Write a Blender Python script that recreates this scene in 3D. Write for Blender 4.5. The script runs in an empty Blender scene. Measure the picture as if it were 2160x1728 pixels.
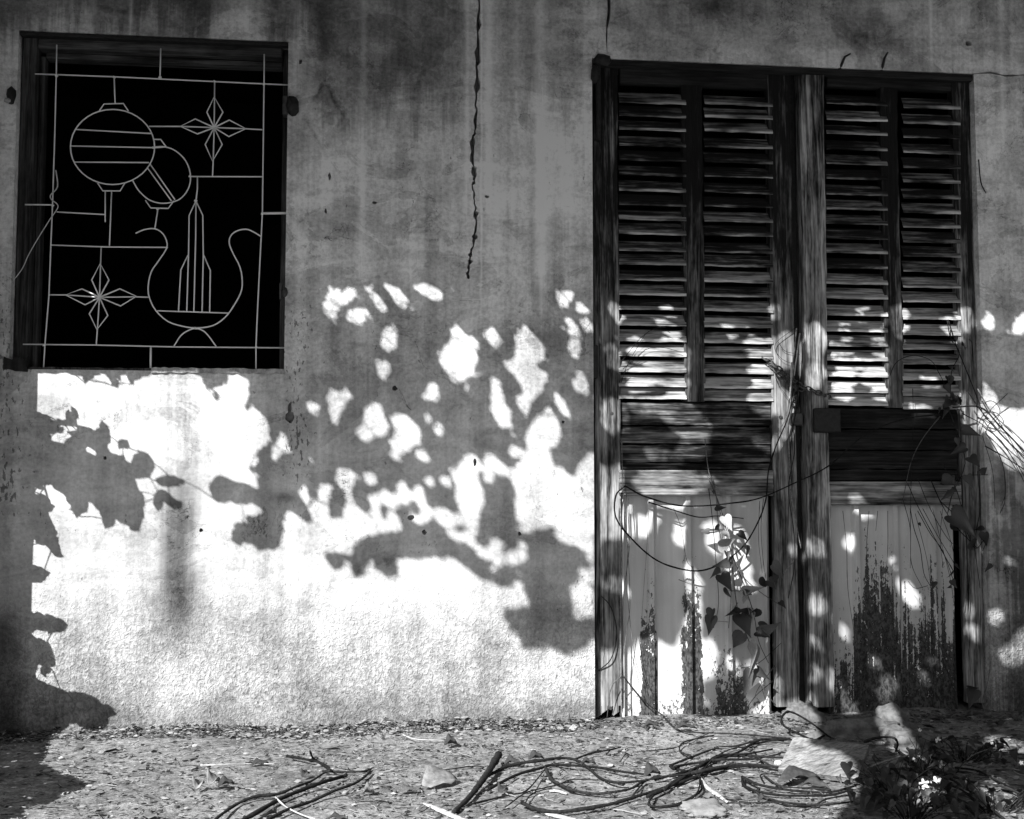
import bpy, bmesh, math, random
import numpy as np
from mathutils import Vector, Matrix
random.seed(7); rng = np.random.default_rng(7)
SC = bpy.context.scene; COL = SC.collection
R = math.radians

# ---------------------------------------------------------------- camera
F = 2577.0; YAW = R(6.6); PIT = R(4.1); DIST = 4.1; CAMH = 0.75
cam_d = bpy.data.cameras.new('camera'); cam = bpy.data.objects.new('camera', cam_d); COL.objects.link(cam)
cam_d.sensor_width = 36; cam_d.lens = 36*F/2160; cam_d.clip_end = 500; cam_d.clip_start = 0.05
cam.location = (0, -DIST, CAMH); cam.rotation_euler = (R(90)+PIT, 0, -YAW)
SC.camera = cam
# ---------------------------------------------------------------- light
SUN_EL = R(36); SUN_AZ = R(40)            # sun stands in front of the wall, to the left
S = np.array([-math.cos(SUN_EL)*math.sin(SUN_AZ), -math.cos(SUN_EL)*math.cos(SUN_AZ), math.sin(SUN_EL)])
w = bpy.data.worlds.new('World'); SC.world = w; w.use_nodes = True
nt = w.node_tree; bg = nt.nodes['Background']
sky = nt.nodes.new('ShaderNodeTexSky'); sky.sky_type = 'NISHITA'; sky.sun_disc = False
sky.sun_elevation = SUN_EL; sky.sun_rotation = math.atan2(S[0], S[1])
bw = nt.nodes.new('ShaderNodeRGBToBW')
nt.links.new(sky.outputs[0], bw.inputs[0]); nt.links.new(bw.outputs[0], bg.inputs[0]); bg.inputs[1].default_value = 0.05
sl = bpy.data.lights.new('sun', 'SUN'); sl.energy = 5.0; sl.angle = R(0.45); sl.color = (1, 1, 1)
sun = bpy.data.objects.new('sun', sl); COL.objects.link(sun)
sun.rotation_euler = Vector(S.tolist()).to_track_quat('Z', 'Y').to_euler(); sun.location = (-4, -5, 6)
SC.view_settings.view_transform = 'Standard'; SC.view_settings.look = 'None'; SC.view_settings.gamma = 1
SC.view_settings.exposure = 1.1
SC.cycles.max_bounces = 5; SC.cycles.diffuse_bounces = 3; SC.cycles.glossy_bounces = 2

# ---------------------------------------------------------------- pixel <-> place
fw = np.array([math.sin(YAW)*math.cos(PIT), math.cos(YAW)*math.cos(PIT), math.sin(PIT)])
rt = np.array([math.cos(YAW), -math.sin(YAW), 0.0]); up = np.cross(rt, fw)
CP = np.array([0, -DIST, CAMH])
def W(u, v, y=0.0):
    d = fw + rt*(u-1080)/F - up*(v-864)/F
    return CP + d*(y-CP[1])/d[1]
def G(u, v, z=0.0):
    d = fw + rt*(u-1080)/F - up*(v-864)/F
    return CP + d*(z-CP[2])/d[2]
def pix(P):
    q = P-CP; dz = q@fw
    return 1080+F*(q@rt)/dz, 864-F*(q@up)/dz, dz
CR = {1:(0,0,2.0056), 2:(0,760,1.782), 3:(600,0,2.0057), 4:(600,560,2.053), 5:(1200,80,2.1036), 6:(1620,80,2.1037), 7:(1200,820,1.9), 8:(1620,820,1.9),
      'P':(660,1040,6.341), 'Q':(960,1000,4.3125), 'R':(60,840,5.75), 'T':(420,780,4.3133), 'U':(600,960,5.39), 'A':(300,1440,3.08), 'B':(900,1400,3.593), 'C':(1400,1400,2.837)}
def cp(c, pts):
    ox, oy, s = CR[c]; return [(ox+x/s, oy+y/s) for x, y in pts]

# ---------------------------------------------------------------- mesh helpers
JR = random.Random(99)
class MB:
    def __init__(s): s.v = []; s.f = []; s.mi = []
    def add(s, vs, fs):
        b = len(s.v); s.v += [tuple(map(float, p)) for p in vs]; s.f += [tuple(b+i for i in f) for f in fs]
    def box(s, x0, x1, y0, y1, z0, z1, bev=0.0):
        if bev <= 0:
            s.add([(x0,y0,z0),(x1,y0,z0),(x1,y1,z0),(x0,y1,z0),(x0,y0,z1),(x1,y0,z1),(x1,y1,z1),(x0,y1,z1)],
                  [(0,3,2,1),(4,5,6,7),(0,1,5,4),(1,2,6,5),(2,3,7,6),(3,0,4,7)])
        else:
            bm = bmesh.new(); bmesh.ops.create_cube(bm, size=1)
            for q in bm.verts: q.co = Vector(((x0+x1)/2+q.co.x*(x1-x0), (y0+y1)/2+q.co.y*(y1-y0), (z0+z1)/2+q.co.z*(z1-z0)))
            bmesh.ops.bevel(bm, geom=bm.edges[:], offset=bev, segments=1, affect='EDGES')
            bm.verts.index_update()
            s.add([q.co for q in bm.verts], [[q.index for q in f.verts] for f in bm.faces]); bm.free()
    def tube(s, pts, r, n=6, r2=None, cap=True, jit=0.0):
        P = [Vector(p) for p in pts]; m = len(P); T = []
        for i in range(m):
            t = (P[min(i+1,m-1)]-P[max(i-1,0)]); T.append(t.normalized() if t.length > 1e-9 else Vector((0,0,1)))
        a = T[0].orthogonal().normalized(); vs = []
        for i in range(m):
            a = (a-T[i]*a.dot(T[i])); a = a.normalized() if a.length > 1e-6 else T[i].orthogonal().normalized()
            b = T[i].cross(a); rr = r if r2 is None else r+(r2-r)*i/(m-1)
            if hasattr(rr, '__len__'): rr = rr[i]
            if jit: rr *= JR.uniform(1-jit, 1+jit)*(1.35 if JR.random() < .07 else 1)
            for k in range(n):
                an = 2*math.pi*k/n; vs.append(P[i]+(a*math.cos(an)+b*math.sin(an))*rr)
        fs = [(i*n+k, i*n+(k+1)%n, (i+1)*n+(k+1)%n, (i+1)*n+k) for i in range(m-1) for k in range(n)]
        if cap: fs += [tuple(range(n-1,-1,-1)), tuple((m-1)*n+k for k in range(n))]
        s.add(vs, fs)
    def mesh(s, name, smooth=False):
        me = bpy.data.meshes.new(name); me.from_pydata(s.v, [], s.f); me.update()
        if smooth: me.shade_smooth()
        return me
    def build(s, name, mat, parent=None, smooth=False, **k):
        return link(name, s.mesh(name, smooth), mat, parent, **k)
def link(name, me, mat, parent=None, label=None, cat=None, group=None, kind=None):
    o = bpy.data.objects.new(name, me); COL.objects.link(o)
    if mat is not None and me is not None and not me.materials: me.materials.append(mat)
    if parent is not None: o.parent = parent
    for k, v in (('label',label),('category',cat),('group',group),('kind',kind)):
        if v: o[k] = v
    return o
def empty(name, label, cat, loc=(0,0,0), group=None):
    o = link(name, None, None, None, label, cat, group); o.location = loc; return o
def smooth_line(pts, k=4):
    P = [np.array(p, float) for p in pts]
    if len(P) < 3: return P
    P = [2*P[0]-P[1]]+P+[2*P[-1]-P[-2]]; out = []
    for i in range(1, len(P)-2):
        a, b, c, d = P[i-1:i+3]
        for j in range(k):
            t = j/k; out.append(.5*((2*b)+(-a+c)*t+(2*a-5*b+4*c-d)*t*t+(-a+3*b-3*c+d)*t**3))
    out.append(P[-2]); return out

# ---------------------------------------------------------------- node helpers (every surface is grey: the photograph is monochrome)
class NM:
    def __init__(s, name):
        s.m = bpy.data.materials.new(name); s.m.use_nodes = True; s.t = s.m.node_tree
        s.b = s.t.nodes['Principled BSDF']; s.b.inputs['Roughness'].default_value = .9; s.b.inputs['Specular IOR Level'].default_value = .25
        s._pos = None
    def put(s, sock, v):
        if isinstance(v, (int, float)): sock.default_value = v
        elif isinstance(v, tuple): sock.default_value = v
        else: s.t.links.new(v, sock)
    def op(s, o, a, b=0.0, c=None, clamp=False):
        n = s.t.nodes.new('ShaderNodeMath'); n.operation = o; n.use_clamp = clamp
        s.put(n.inputs[0], a); s.put(n.inputs[1], b)
        if c is not None: s.put(n.inputs[2], c)
        return n.outputs[0]
    def add(s, a, b): return s.op('ADD', a, b)
    def mul(s, a, b): return s.op('MULTIPLY', a, b)
    def sub(s, a, b): return s.op('SUBTRACT', a, b)
    def mx(s, a, b): return s.op('MAXIMUM', a, b)
    def mn(s, a, b): return s.op('MINIMUM', a, b)
    def pos(s, kind='Position'):
        if s._pos is None:
            if kind == 'Position': s._pos = s.t.nodes.new('ShaderNodeNewGeometry').outputs['Position']
            else: s._pos = s.t.nodes.new('ShaderNodeTexCoord').outputs['Object']
        return s._pos
    def xyz(s):
        n = s.t.nodes.new('ShaderNodeSeparateXYZ'); s.t.links.new(s.pos(), n.inputs[0]); return n.outputs
    def noise(s, sc=(1,1,1), det=6, rough=.6, off=(0,0,0), dist=0.0):
        m = s.t.nodes.new('ShaderNodeMapping'); s.t.links.new(s.pos(), m.inputs[0])
        m.inputs['Scale'].default_value = sc if isinstance(sc, tuple) else (sc,)*3; m.inputs['Location'].default_value = off
        n = s.t.nodes.new('ShaderNodeTexNoise'); s.t.links.new(m.outputs[0], n.inputs['Vector'])
        n.inputs['Scale'].default_value = 1; n.inputs['Detail'].default_value = det; n.inputs['Roughness'].default_value = rough; n.inputs['Distortion'].default_value = dist
        return n.outputs['Fac']
    def vor(s, sc, feat='F1', off=(0,0,0)):
        m = s.t.nodes.new('ShaderNodeMapping'); s.t.links.new(s.pos(), m.inputs[0])
        m.inputs['Scale'].default_value = sc if isinstance(sc, tuple) else (sc,)*3; m.inputs['Location'].default_value = off
        n = s.t.nodes.new('ShaderNodeTexVoronoi'); n.feature = feat; n.inputs['Scale'].default_value = 1
        s.t.links.new(m.outputs[0], n.inputs['Vector']); return n.outputs['Distance']
    def ss(s, v, a, b, lo=0.0, hi=1.0):
        n = s.t.nodes.new('ShaderNodeMapRange'); n.interpolation_type = 'SMOOTHSTEP'; s.put(n.inputs['Value'], v)
        rev = a > b
        if rev: a, b, lo, hi = b, a, hi, lo
        n.inputs['From Min'].default_value = a; n.inputs['From Max'].default_value = b
        n.inputs['To Min'].default_value = lo; n.inputs['To Max'].default_value = hi; return n.outputs[0]
    def gauss(s, x, x0, wd):
        d = s.op('DIVIDE', s.sub(x, x0), wd); return s.op('EXPONENT', s.mul(s.mul(d, d), -1.0))
    def mix(s, a, b, t):   # a + (b-a)*t
        return s.add(a, s.mul(s.sub(b, a), t))
    def out(s, val, height=None, bump=.5, dist=.01, rough=None, spec=None):
        c = s.t.nodes.new('ShaderNodeCombineColor')
        v = s.op('MINIMUM', s.op('MAXIMUM', val, 0.003), .85)
        for i in range(3): s.t.links.new(v, c.inputs[i])
        s.t.links.new(c.outputs[0], s.b.inputs['Base Color'])
        if height is not None:
            n = s.t.nodes.new('ShaderNodeBump'); n.inputs['Strength'].default_value = bump; n.inputs['Distance'].default_value = dist
            s.t.links.new(height, n.inputs['Height']); s.t.links.new(n.outputs[0], s.b.inputs['Normal'])
        if rough is not None: s.put(s.b.inputs['Roughness'], rough)
        if spec is not None: s.b.inputs['Specular IOR Level'].default_value = spec
        return s.m
    def island(s):
        return s.t.nodes.new('ShaderNodeNewGeometry').outputs['Random Per Island']
    def objrand(s):
        return s.t.nodes.new('ShaderNodeObjectInfo').outputs['Random']

def px_x(u, v=500): return float(W(u, v)[0])
def px_z(v, u=900): return float(W(u, v)[2])

# -- plaster of the house wall
def mat_plaster():
    n = NM('weathered_plaster'); p = n.xyz(); x, z = p[0], p[2]
    blot = n.noise((1.7,1.7,1.3), 5, .62); blot2 = n.noise((5,5,4.2), 6, .66, (3,1,7))
    streak = n.noise((17,17,.55), 4, .62, (1,5,2)); streak2 = n.noise((60,60,1.6), 3, .6, (9,5,2))
    brush = n.noise((3.2,3.2,8.5), 5, .66, (4,4,4), 1.6); fine = n.noise(75, 4, .7); grit = n.noise(260, 1, .7)
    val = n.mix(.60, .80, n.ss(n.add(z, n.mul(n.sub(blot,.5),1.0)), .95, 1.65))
    val = n.mul(val, n.ss(blot, .30, .70, .66, 1.2)); val = n.mul(val, n.ss(blot2, .3, .7, .74, 1.17))
    val = n.mul(val, n.ss(streak, .32, .66, .80, 1.12)); val = n.mul(val, n.ss(streak2, .3, .7, .95, 1.04))
    val = n.mul(val, n.ss(brush, .34, .66, .82, 1.12)); val = n.mul(val, n.ss(fine, .3, .7, .76, 1.16))
    # thin old coats of limewash with crisp flaked edges, and hairline crazing
    ck = n.noise((3.4,3.4,4.6), 7, .66, (12,4,9), .9); cz = n.noise((2.1,2.1,2.6), 3, .5, (3,14,9))
    val = n.mul(val, n.ss(ck, .535, .55, 1.0, .80)); val = n.mul(val, n.ss(ck, .40, .385, 1.0, 1.13))
    val = n.sub(val, n.mul(n.mul(n.gauss(ck, .54, .006), n.ss(cz, .45, .6)), .16))
    hl = n.gauss(n.noise((6,6,4), 5, .6, (1,8,30), .5), .5, .0035); val = n.sub(val, n.mul(n.mul(hl, n.ss(cz, .52, .64)), .26))
    # rain-washed pale runs
    for u, wd, v1, st in ((765,.013,520,.26), (985,.009,470,.30), (1030,.018,440,.28), (1140,.020,640,.36), (1165,.05,520,.14), (1090,.008,300,.2), (1235,.01,420,.16), (1015,.004,690,.28),
                          (1965,.007,140,.35), (2115,.012,330,.22), (195,.012,62,.4), (275,.007,66,.4), (150,.006,66,.4), (625,.02,200,.2)):
        m = n.mul(n.gauss(n.add(x, n.mul(n.sub(blot2,.5),.02)), px_x(u, v1/2), wd), n.ss(n.add(z, n.mul(n.sub(streak2,.5),.5)), px_z(v1+60, u), px_z(v1-120, u)))
        val = n.add(val, n.mul(m, st))
    # black mould creeping down from the eave
    sk = n.add(n.mul(streak, .9), n.add(n.mul(blot2, .55), n.mul(streak2, .3)))
    for u0, u1, v1, st in ((-200,480,75,.66), (540,720,95,.60), (650,1000,230,.55), (1040,1260,190,.42), (1260,1900,60,.35), (1880,2400,330,.22)):
        m = n.mul(n.mul(n.ss(x, px_x(u0)-.02, px_x(u0)+.05), n.ss(x, px_x(u1)+.03, px_x(u1)-.08)), n.ss(n.add(z, n.mul(n.sub(sk,.85),.75)), px_z(v1+60, 900), px_z(v1-60, 900)))
        val = n.mul(val, n.sub(1.0, n.mul(m, st)))
    for u, v, wu, wv, st in ((1830,80,.10,.06,.5), (1520,20,.12,.05,.4), (1480,110,.06,.03,.3), (640,470,.02,.05,.25), (830,470,.25,.05,.14), (1180,230,.05,.02,.35), (1140,520,.03,.03,.3), (700,690,.04,.03,.28), (870,690,.012,.04,.35), (1010,900,.012,.06,.5), (812,1185,.035,.035,.55), (755,1200,.015,.03,.5), (550,1080,.02,.015,.5), (600,1050,.05,.02,.4), (590,1130,.03,.03,.3), (1170,1310,.09,.07,.35), (100,870,.05,.05,.3)):
        q = W(u, v); m = n.mul(n.gauss(x, float(q[0]), wu), n.gauss(z, float(q[2]), wv))
        val = n.mul(val, n.sub(1.0, n.mul(n.mul(m, n.ss(blot2, .38, .6)), st*1.6)))
    # patch of newer render beside the window
    q = W(685, 245); r = n.add(n.mul(n.op('ABSOLUTE', n.sub(x, float(q[0]))), 1/.055), n.mul(n.op('ABSOLUTE', n.sub(z, float(q[2]))), 1/.10))
    rim = n.gauss(n.add(r, n.mul(n.sub(blot2,.5),.8)), 1.25, .14); val = n.sub(val, n.mul(rim, .10))
    # drip stain below the sill
    xs = n.add(x, n.mul(n.sub(blot2,.5),.07)); x0 = px_x(376, 1100)
    core = n.mul(n.gauss(xs, x0, .062), n.mul(n.ss(z, px_z(1390,376), px_z(1230,376)), n.ss(z, px_z(960,376), px_z(1080,376))))
    core = n.ss(n.add(core, n.add(n.mul(n.sub(streak2,.5), 1.0), n.mul(n.sub(fine,.5), .9))), .05, 1.1)
    halo = n.mul(n.gauss(xs, x0, .085), n.mul(n.ss(z, px_z(1420,376), px_z(1300,376)), n.ss(z, px_z(770,376), px_z(760,376), 1, 1)))
    val = n.mul(val, n.sub(1.0, n.mul(core, n.ss(fine, .2, .75, .86, .66)))); val = n.mul(val, n.sub(1.0, n.mul(halo, n.ss(streak2, .3, .7, .42, .22))))
    wash = n.mul(n.gauss(xs, x0-.01, .05), n.mul(n.ss(z, px_z(1370,376), px_z(1420,376)), n.ss(z, px_z(1530,376), px_z(1500,376))))
    upz = n.ss(n.add(z, n.mul(n.sub(blot,.5),.4)), .8, 1.35); pw = n.mul(n.op('POWER', n.mul(n.mx(val, .01), 1/.62), 1.5), .77); val = n.mix(n.mul(val, 1.06), pw, upz)
    # rough rendered foot of the wall
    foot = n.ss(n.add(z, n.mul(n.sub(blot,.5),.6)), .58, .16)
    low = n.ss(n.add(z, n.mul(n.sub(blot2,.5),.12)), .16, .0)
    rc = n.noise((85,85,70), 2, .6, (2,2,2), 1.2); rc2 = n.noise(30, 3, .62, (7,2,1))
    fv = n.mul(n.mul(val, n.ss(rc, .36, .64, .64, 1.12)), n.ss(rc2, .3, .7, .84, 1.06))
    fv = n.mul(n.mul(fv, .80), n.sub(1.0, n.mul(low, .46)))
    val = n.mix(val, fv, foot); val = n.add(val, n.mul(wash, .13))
    # lower left corner: plant shade painted into the plaster as a darker tone
    shade_dk = n.mul(n.ss(n.add(x, n.mul(n.sub(blot2,.5),.10)), px_x(85,1400), px_x(30,1400)), n.ss(n.add(z, n.mul(n.sub(blot2,.5),.12)), px_z(1240,60), px_z(1330,60)))
    val = n.mul(val, n.sub(1.0, n.mul(shade_dk, .72)))
    # damp flaking beside the right jamb
    dr = n.mul(n.ss(x, px_x(2050), px_x(2075)), n.mul(n.ss(n.add(z, n.mul(n.sub(blot2,.5),.5)), px_z(900,2100), px_z(1060,2100)), n.ss(n.add(n.mul(blot2,.6), n.mul(streak2,.4)), .56, .46)))
    val = n.mul(val, n.sub(1.0, n.mul(dr, .62)))
    # pits and chips
    pitd = n.noise(3.5, 3, .5, (8,8,8)); v1 = n.noise((85,85,38), 3, .6, (2,3,5)); v3 = n.noise((30,30,17), 3, .55, (6,3,5))
    near = n.mx(n.gauss(x, px_x(625,800), .055), n.gauss(x, px_x(10,800), .12))
    near = n.mul(near, n.mul(n.ss(z, 1.65, 1.3), n.ss(n.add(z, n.mul(n.sub(pitd,.5),.6)), .62, .85)))
    thr = n.sub(n.sub(.735, n.ss(pitd, .45, .72, 0, .10)), n.mul(near, .15))
    pit = n.mx(n.ss(n.sub(v1, thr), 0, .02), n.mul(n.ss(v3, .715, .73), .8))
    pit = n.mul(pit, .9); val = n.mul(val, n.sub(1.0, n.mul(pit, .78)))
    hf = n.ss(z, .62, .22); h = n.add(n.mul(fine, .14), n.mul(grit, .06)); h = n.add(h, n.mul(hf, n.add(n.mul(rc, .62), n.mul(rc2, .4))))
    val = n.mul(n.sub(1.0, n.op('EXPONENT', n.mul(val, -1/.85))), 1.06)
    return n.out(val, h, .75, .016, .95, .15)
def mat_ground():
    n = NM('dry_dirt'); a = n.noise(3, 8, .65); b = n.noise(28, 7, .7); c = n.noise((120,120,120), 5, .7)
    v = n.mul(n.ss(a, .3, .7, .15, .28), n.mul(n.ss(b, .3, .7, .5, 1.4), n.ss(c, .3, .7, .55, 1.4)))
    return n.out(v, n.add(n.mul(b, .5), n.mul(c, .3)), .9, .012, .95, .1)
def mat_wood(name, lo, hi, grain='z', dark_z=None, bias=0.0, lip=False):
    n = NM(name); p = n.xyz(); g = {'z':(75,75,3.2), 'x':(3.2,75,75)}[grain]; g2 = {'z':(230,230,7), 'x':(7,230,230)}[grain]; g3 = {'z':(16,16,5), 'x':(5,16,16)}[grain]
    a = n.noise(g, 4, .68, (3,2,1), .5); b = n.noise(g2, 2, .7); c = n.noise(g3, 4, .68, (5,5,5)); d = n.noise(4.5, 3, .6, (8,1,3))
    t = n.add(n.mul(a, .62), n.mul(c, .46)); t = n.sub(t, .04-bias)
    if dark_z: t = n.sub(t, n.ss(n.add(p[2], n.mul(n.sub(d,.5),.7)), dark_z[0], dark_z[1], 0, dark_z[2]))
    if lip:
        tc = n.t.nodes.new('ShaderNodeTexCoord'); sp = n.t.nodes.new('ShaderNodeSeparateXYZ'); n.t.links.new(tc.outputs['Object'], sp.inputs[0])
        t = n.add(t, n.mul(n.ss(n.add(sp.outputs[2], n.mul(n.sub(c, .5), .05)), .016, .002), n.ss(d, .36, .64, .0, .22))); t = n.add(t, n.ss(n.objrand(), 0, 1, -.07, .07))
    v = n.mix(lo, hi, n.ss(t, .34, .72)); v = n.mul(v, n.ss(b, .28, .66, .55, 1.15)); v = n.mul(v, n.ss(d, .3, .7, .72, 1.15))
    crackm = n.ss(a, .35, .31); v = n.mul(v, n.sub(1.0, n.mul(crackm, .75)))
    return n.out(v, n.add(n.mul(a, .7), n.mul(b, .3)), .9, .006, .85, .2)
def mat_sheet():
    n = NM('peeling_painted_sheet'); p = n.xyz(); x, z = p[0], p[2]
    e = n.noise((34,34,17), 4, .72, (1,2,3)); f_ = n.noise((105,105,62), 4, .72, (4,4,1), .4); st = n.noise((26,26,1.2), 4, .6, (6,2,2)); d = n.noise(3, 4, .6)
    right = n.ss(x, px_x(1690,1300), px_x(1750,1300))
    xw = n.add(x, n.mul(n.sub(e, .5), .05))
    def col(u, wd): return n.ss(n.op('ABSOLUTE', n.sub(xw, px_x(u,1300))), wd, wd*.55)
    band = n.mx(n.mul(col(1375,.034), .9), n.mx(n.mul(col(1468,.044), 1.05), n.mul(col(1550,.07), .38)))
    e1d = n.noise((27,27,.7), 4, .68, (3,7,1))
    edge = n.mix(n.add(-.02, n.mul(band, .42)), n.add(.06, n.mul(n.ss(e1d, .30, .70), .56)), right)
    hgt = n.sub(edge, z); m = n.add(n.mul(n.ss(hgt, -.20, .26), .92), n.add(n.mul(n.sub(e, .5), 1.6), n.mul(n.sub(f_, .5), 2.2)))
    rust = n.mul(n.ss(m, .40, .45), n.ss(n.add(hgt, n.mul(n.sub(e,.5),.3)), -.20, -.08))
    paint = n.mul(n.ss(st, .3, .7, .50, .62), n.ss(d, .3, .7, .88, 1.06)); rv = n.mul(n.ss(f_, .38, .62, .008, .075), n.ss(e, .3, .7, .6, 1.5))
    fl = n.mul(n.gauss(m, .39, .02), .18); v = n.add(n.mix(paint, rv, rust), fl)
    h = n.sub(n.mul(f_, .15), n.mul(rust, .4)); return n.out(v, h, .5, .006, .6, .35)
def mat_flat(name, v, sc=40, var=.25, rough=.85, bump=.3, spec=.25, isl=0.0, objr=0.0):
    n = NM(name); n.pos('Object'); a = n.noise(sc, 6, .65); val = n.mul(v, n.ss(a, .3, .7, 1-var, 1+var))
    if isl: val = n.mul(val, n.ss(n.island(), 0, 1, 1-isl, 1+isl))
    if objr: val = n.mul(val, n.ss(n.objrand(), 0, 1, 1-objr, 1+objr))
    return n.out(val, a, bump, .003, rough, spec)
def mat_leaf(name, v, var=.35, trans=.25):
    n = NM(name); n.pos('Object'); a = n.noise(22, 5, .6)
    val = n.mul(n.mul(v, n.ss(a, .3, .7, .8, 1.2)), n.mul(n.ss(n.objrand(), 0, 1, 1-var, 1+var), n.ss(n.island(), 0, 1, 1-var*.6, 1+var*.6)))
    n.b.inputs['Transmission Weight'].default_value = 0
    return n.out(val, a, .25, .003, .5, .45)

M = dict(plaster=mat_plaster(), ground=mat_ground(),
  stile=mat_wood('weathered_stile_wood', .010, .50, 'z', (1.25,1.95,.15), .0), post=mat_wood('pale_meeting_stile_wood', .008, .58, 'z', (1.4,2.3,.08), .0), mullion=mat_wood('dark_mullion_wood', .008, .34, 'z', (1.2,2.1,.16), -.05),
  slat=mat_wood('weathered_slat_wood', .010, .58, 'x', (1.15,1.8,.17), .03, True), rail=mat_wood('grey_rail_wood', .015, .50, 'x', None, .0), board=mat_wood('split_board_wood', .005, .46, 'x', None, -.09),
  darkboard=mat_wood('blackened_board_wood', .004, .045, 'x', None, -.05), toprail=mat_wood('black_rail_wood', .008, .04, 'x'), frame=mat_wood('window_frame_wood', .008, .10, 'z'), framex=mat_wood('window_head_wood', .01, .15, 'x'),
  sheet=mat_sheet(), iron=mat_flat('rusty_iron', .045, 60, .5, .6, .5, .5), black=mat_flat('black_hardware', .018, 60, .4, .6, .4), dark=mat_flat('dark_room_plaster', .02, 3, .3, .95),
  white=mat_flat('white_gloss_paint', .85, 80, .05, .5, .2, .4), concrete=mat_flat('cement', .13, 35, .4, .95, .9, .1), roof=mat_flat('tin_roof', .42, 6, .3, .6), sill=mat_flat('cement_sill', .32, 45, .45, .95, .9, .1),
  vine=mat_flat('dry_vine_bark', .016, 120, .5, .85, .6, .1, 0, .4), vine2=mat_flat('pale_vine_bark', .13, 120, .5, .8, .6, .2, 0, .4), pale=mat_flat('pale_bark', .42, 60, .35, .9, .6, .1),
  chip=mat_flat('leaf_litter_chips', .165, 60, .2, .9, .3, .1, .9), dry=mat_flat('dry_leaf', .17, 45, .4, .85, .5, .15, 0, .25), dryd=mat_flat('dark_dry_leaf', .05, 45, .4, .85, .5, .2), bark=mat_flat('tree_bark', .10, 20, .4, .95, .9, .1),
  crown=mat_leaf('tree_leaf', .07), climber=mat_leaf('climber_leaf', .07, .4), climberp=mat_leaf('pale_climber_leaf', .26, .3), climberd=mat_leaf('shade_dark_climber_leaf', .022, .3), flower=mat_flat('pale_petals', .62, 60, .15), stone=mat_flat('pale_stone', .22, 30, .25, .95, .9, .1), plank=mat_wood('pale_board_wood', .10, .30, 'x', None, .05))

# ---------------------------------------------------------------- ground
def gnoise(x, y):
    return (np.sin(x*7.1+y*3.3)+np.sin(x*13.7-y*9.1+1.3)*.6+np.sin(x*29.3+y*21.7+.4)*.35+np.sin(x*3.1+2)*np.sin(y*11.3)*.8)
def gh(x, y):
    x = np.asarray(x, float); y = np.asarray(y, float); near = np.exp(-(np.maximum(np.abs(x-.5)-3.5, 0)/1.5)**2-(np.maximum(np.abs(y+1.5)-2.5, 0)/1.5)**2)
    return near*(.0045*gnoise(x, y) - .004 + .009*np.exp(-np.abs(np.minimum(y,0))/.09))
def axis(a, b, st, far):
    c = list(np.arange(a, b+1e-6, st)); d = st; lo = a; hi = b
    while hi < far: d *= 1.5; hi += d; lo -= d; c.append(hi); c.insert(0, lo)
    return np.array(c)
gx = axis(-2.2, 3.2, .03, 150); gy = axis(-2.4, .09, .03, 150)
X, Y = np.meshgrid(gx, gy); Z = gh(X, Y); nx, ny = len(gx), len(gy)
me = bpy.data.meshes.new('ground'); idx = np.arange(nx*ny).reshape(ny, nx)
me.from_pydata(np.stack([X, Y, Z], -1).reshape(-1, 3).tolist(), [], np.stack([idx[:-1,:-1], idx[:-1,1:], idx[1:,1:], idx[1:,:-1]], -1).reshape(-1, 4).tolist()); me.shade_smooth()
link('ground', me, M['ground'], None, 'dry dirt ground strewn with chips in front of the wall', 'ground', None, 'structure')

# ---------------------------------------------------------------- house wall with real openings and cracks
house = empty('house', 'old house front with stained plaster wall, grilled window and louvred door', 'house', (0,0,0))
WX0, WX1, WZ0, WZ1 = -1.167, -.288, 1.164, 2.290
DX0, DX1, DZ1 = .755, 2.156, 2.278
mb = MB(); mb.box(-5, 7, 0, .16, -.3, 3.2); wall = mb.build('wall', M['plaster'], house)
def cutter(mb):
    me = mb.mesh('cut'); bm = bmesh.new(); bm.from_mesh(me); bmesh.ops.recalc_face_normals(bm, faces=bm.faces); bm.to_mesh(me); bm.free()
    c = bpy.data.objects.new('cut', me); COL.objects.link(c); return c
def ribbon(pts, wpx, depth):
    m = MB(); L = []; Rr = []
    for i, (u, v) in enumerate(pts):
        a = pts[max(i-1,0)]; b = pts[min(i+1,len(pts)-1)]; dx, dy = b[0]-a[0], b[1]-a[1]; l = math.hypot(dx, dy) or 1
        ww = wpx*(.35+1.3*random.random()**1.6)/2*(1 if i < len(pts)-2 else .5)
        q = W(u, v); s_ = ww/628
        L.append((q[0]-dy/l*s_, q[2]-dx/l*s_)); Rr.append((q[0]+dy/l*s_, q[2]+dx/l*s_))
    k = len(pts); vs = [(x,-.05,z) for x,z in L]+[(x,-.05,z) for x,z in Rr]+[(x,depth,z) for x,z in L]+[(x,depth,z) for x,z in Rr]
    fs = []
    for i in range(k-1): fs += [(i,i+1,k+i+1,k+i),(2*k+i,3*k+i,3*k+i+1,2*k+i+1),(i,2*k+i,2*k+i+1,i+1),(k+i,k+i+1,3*k+i+1,3*k+i)]
    fs += [(0,k,3*k,2*k),(k-1,2*k+k-1,4*k-1,2*k-1)]
    m.add(vs, fs); return m
def jag(pts, n=5, amp=2.6):
    out = []
    for a, b in zip(pts[:-1], pts[1:]):
        for j in range(n):
            t = j/n; out.append((a[0]+(b[0]-a[0])*t+random.uniform(-amp,amp)*(j>0), a[1]+(b[1]-a[1])*t))
    return out+[pts[-1]]
cuts = []
m = MB(); m.box(WX0, WX1, -.1, .3, WZ0, WZ1); cuts.append(m)
m = MB(); m.box(DX0, DX1, -.1, .3, -.5, DZ1); cuts.append(m)
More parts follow.
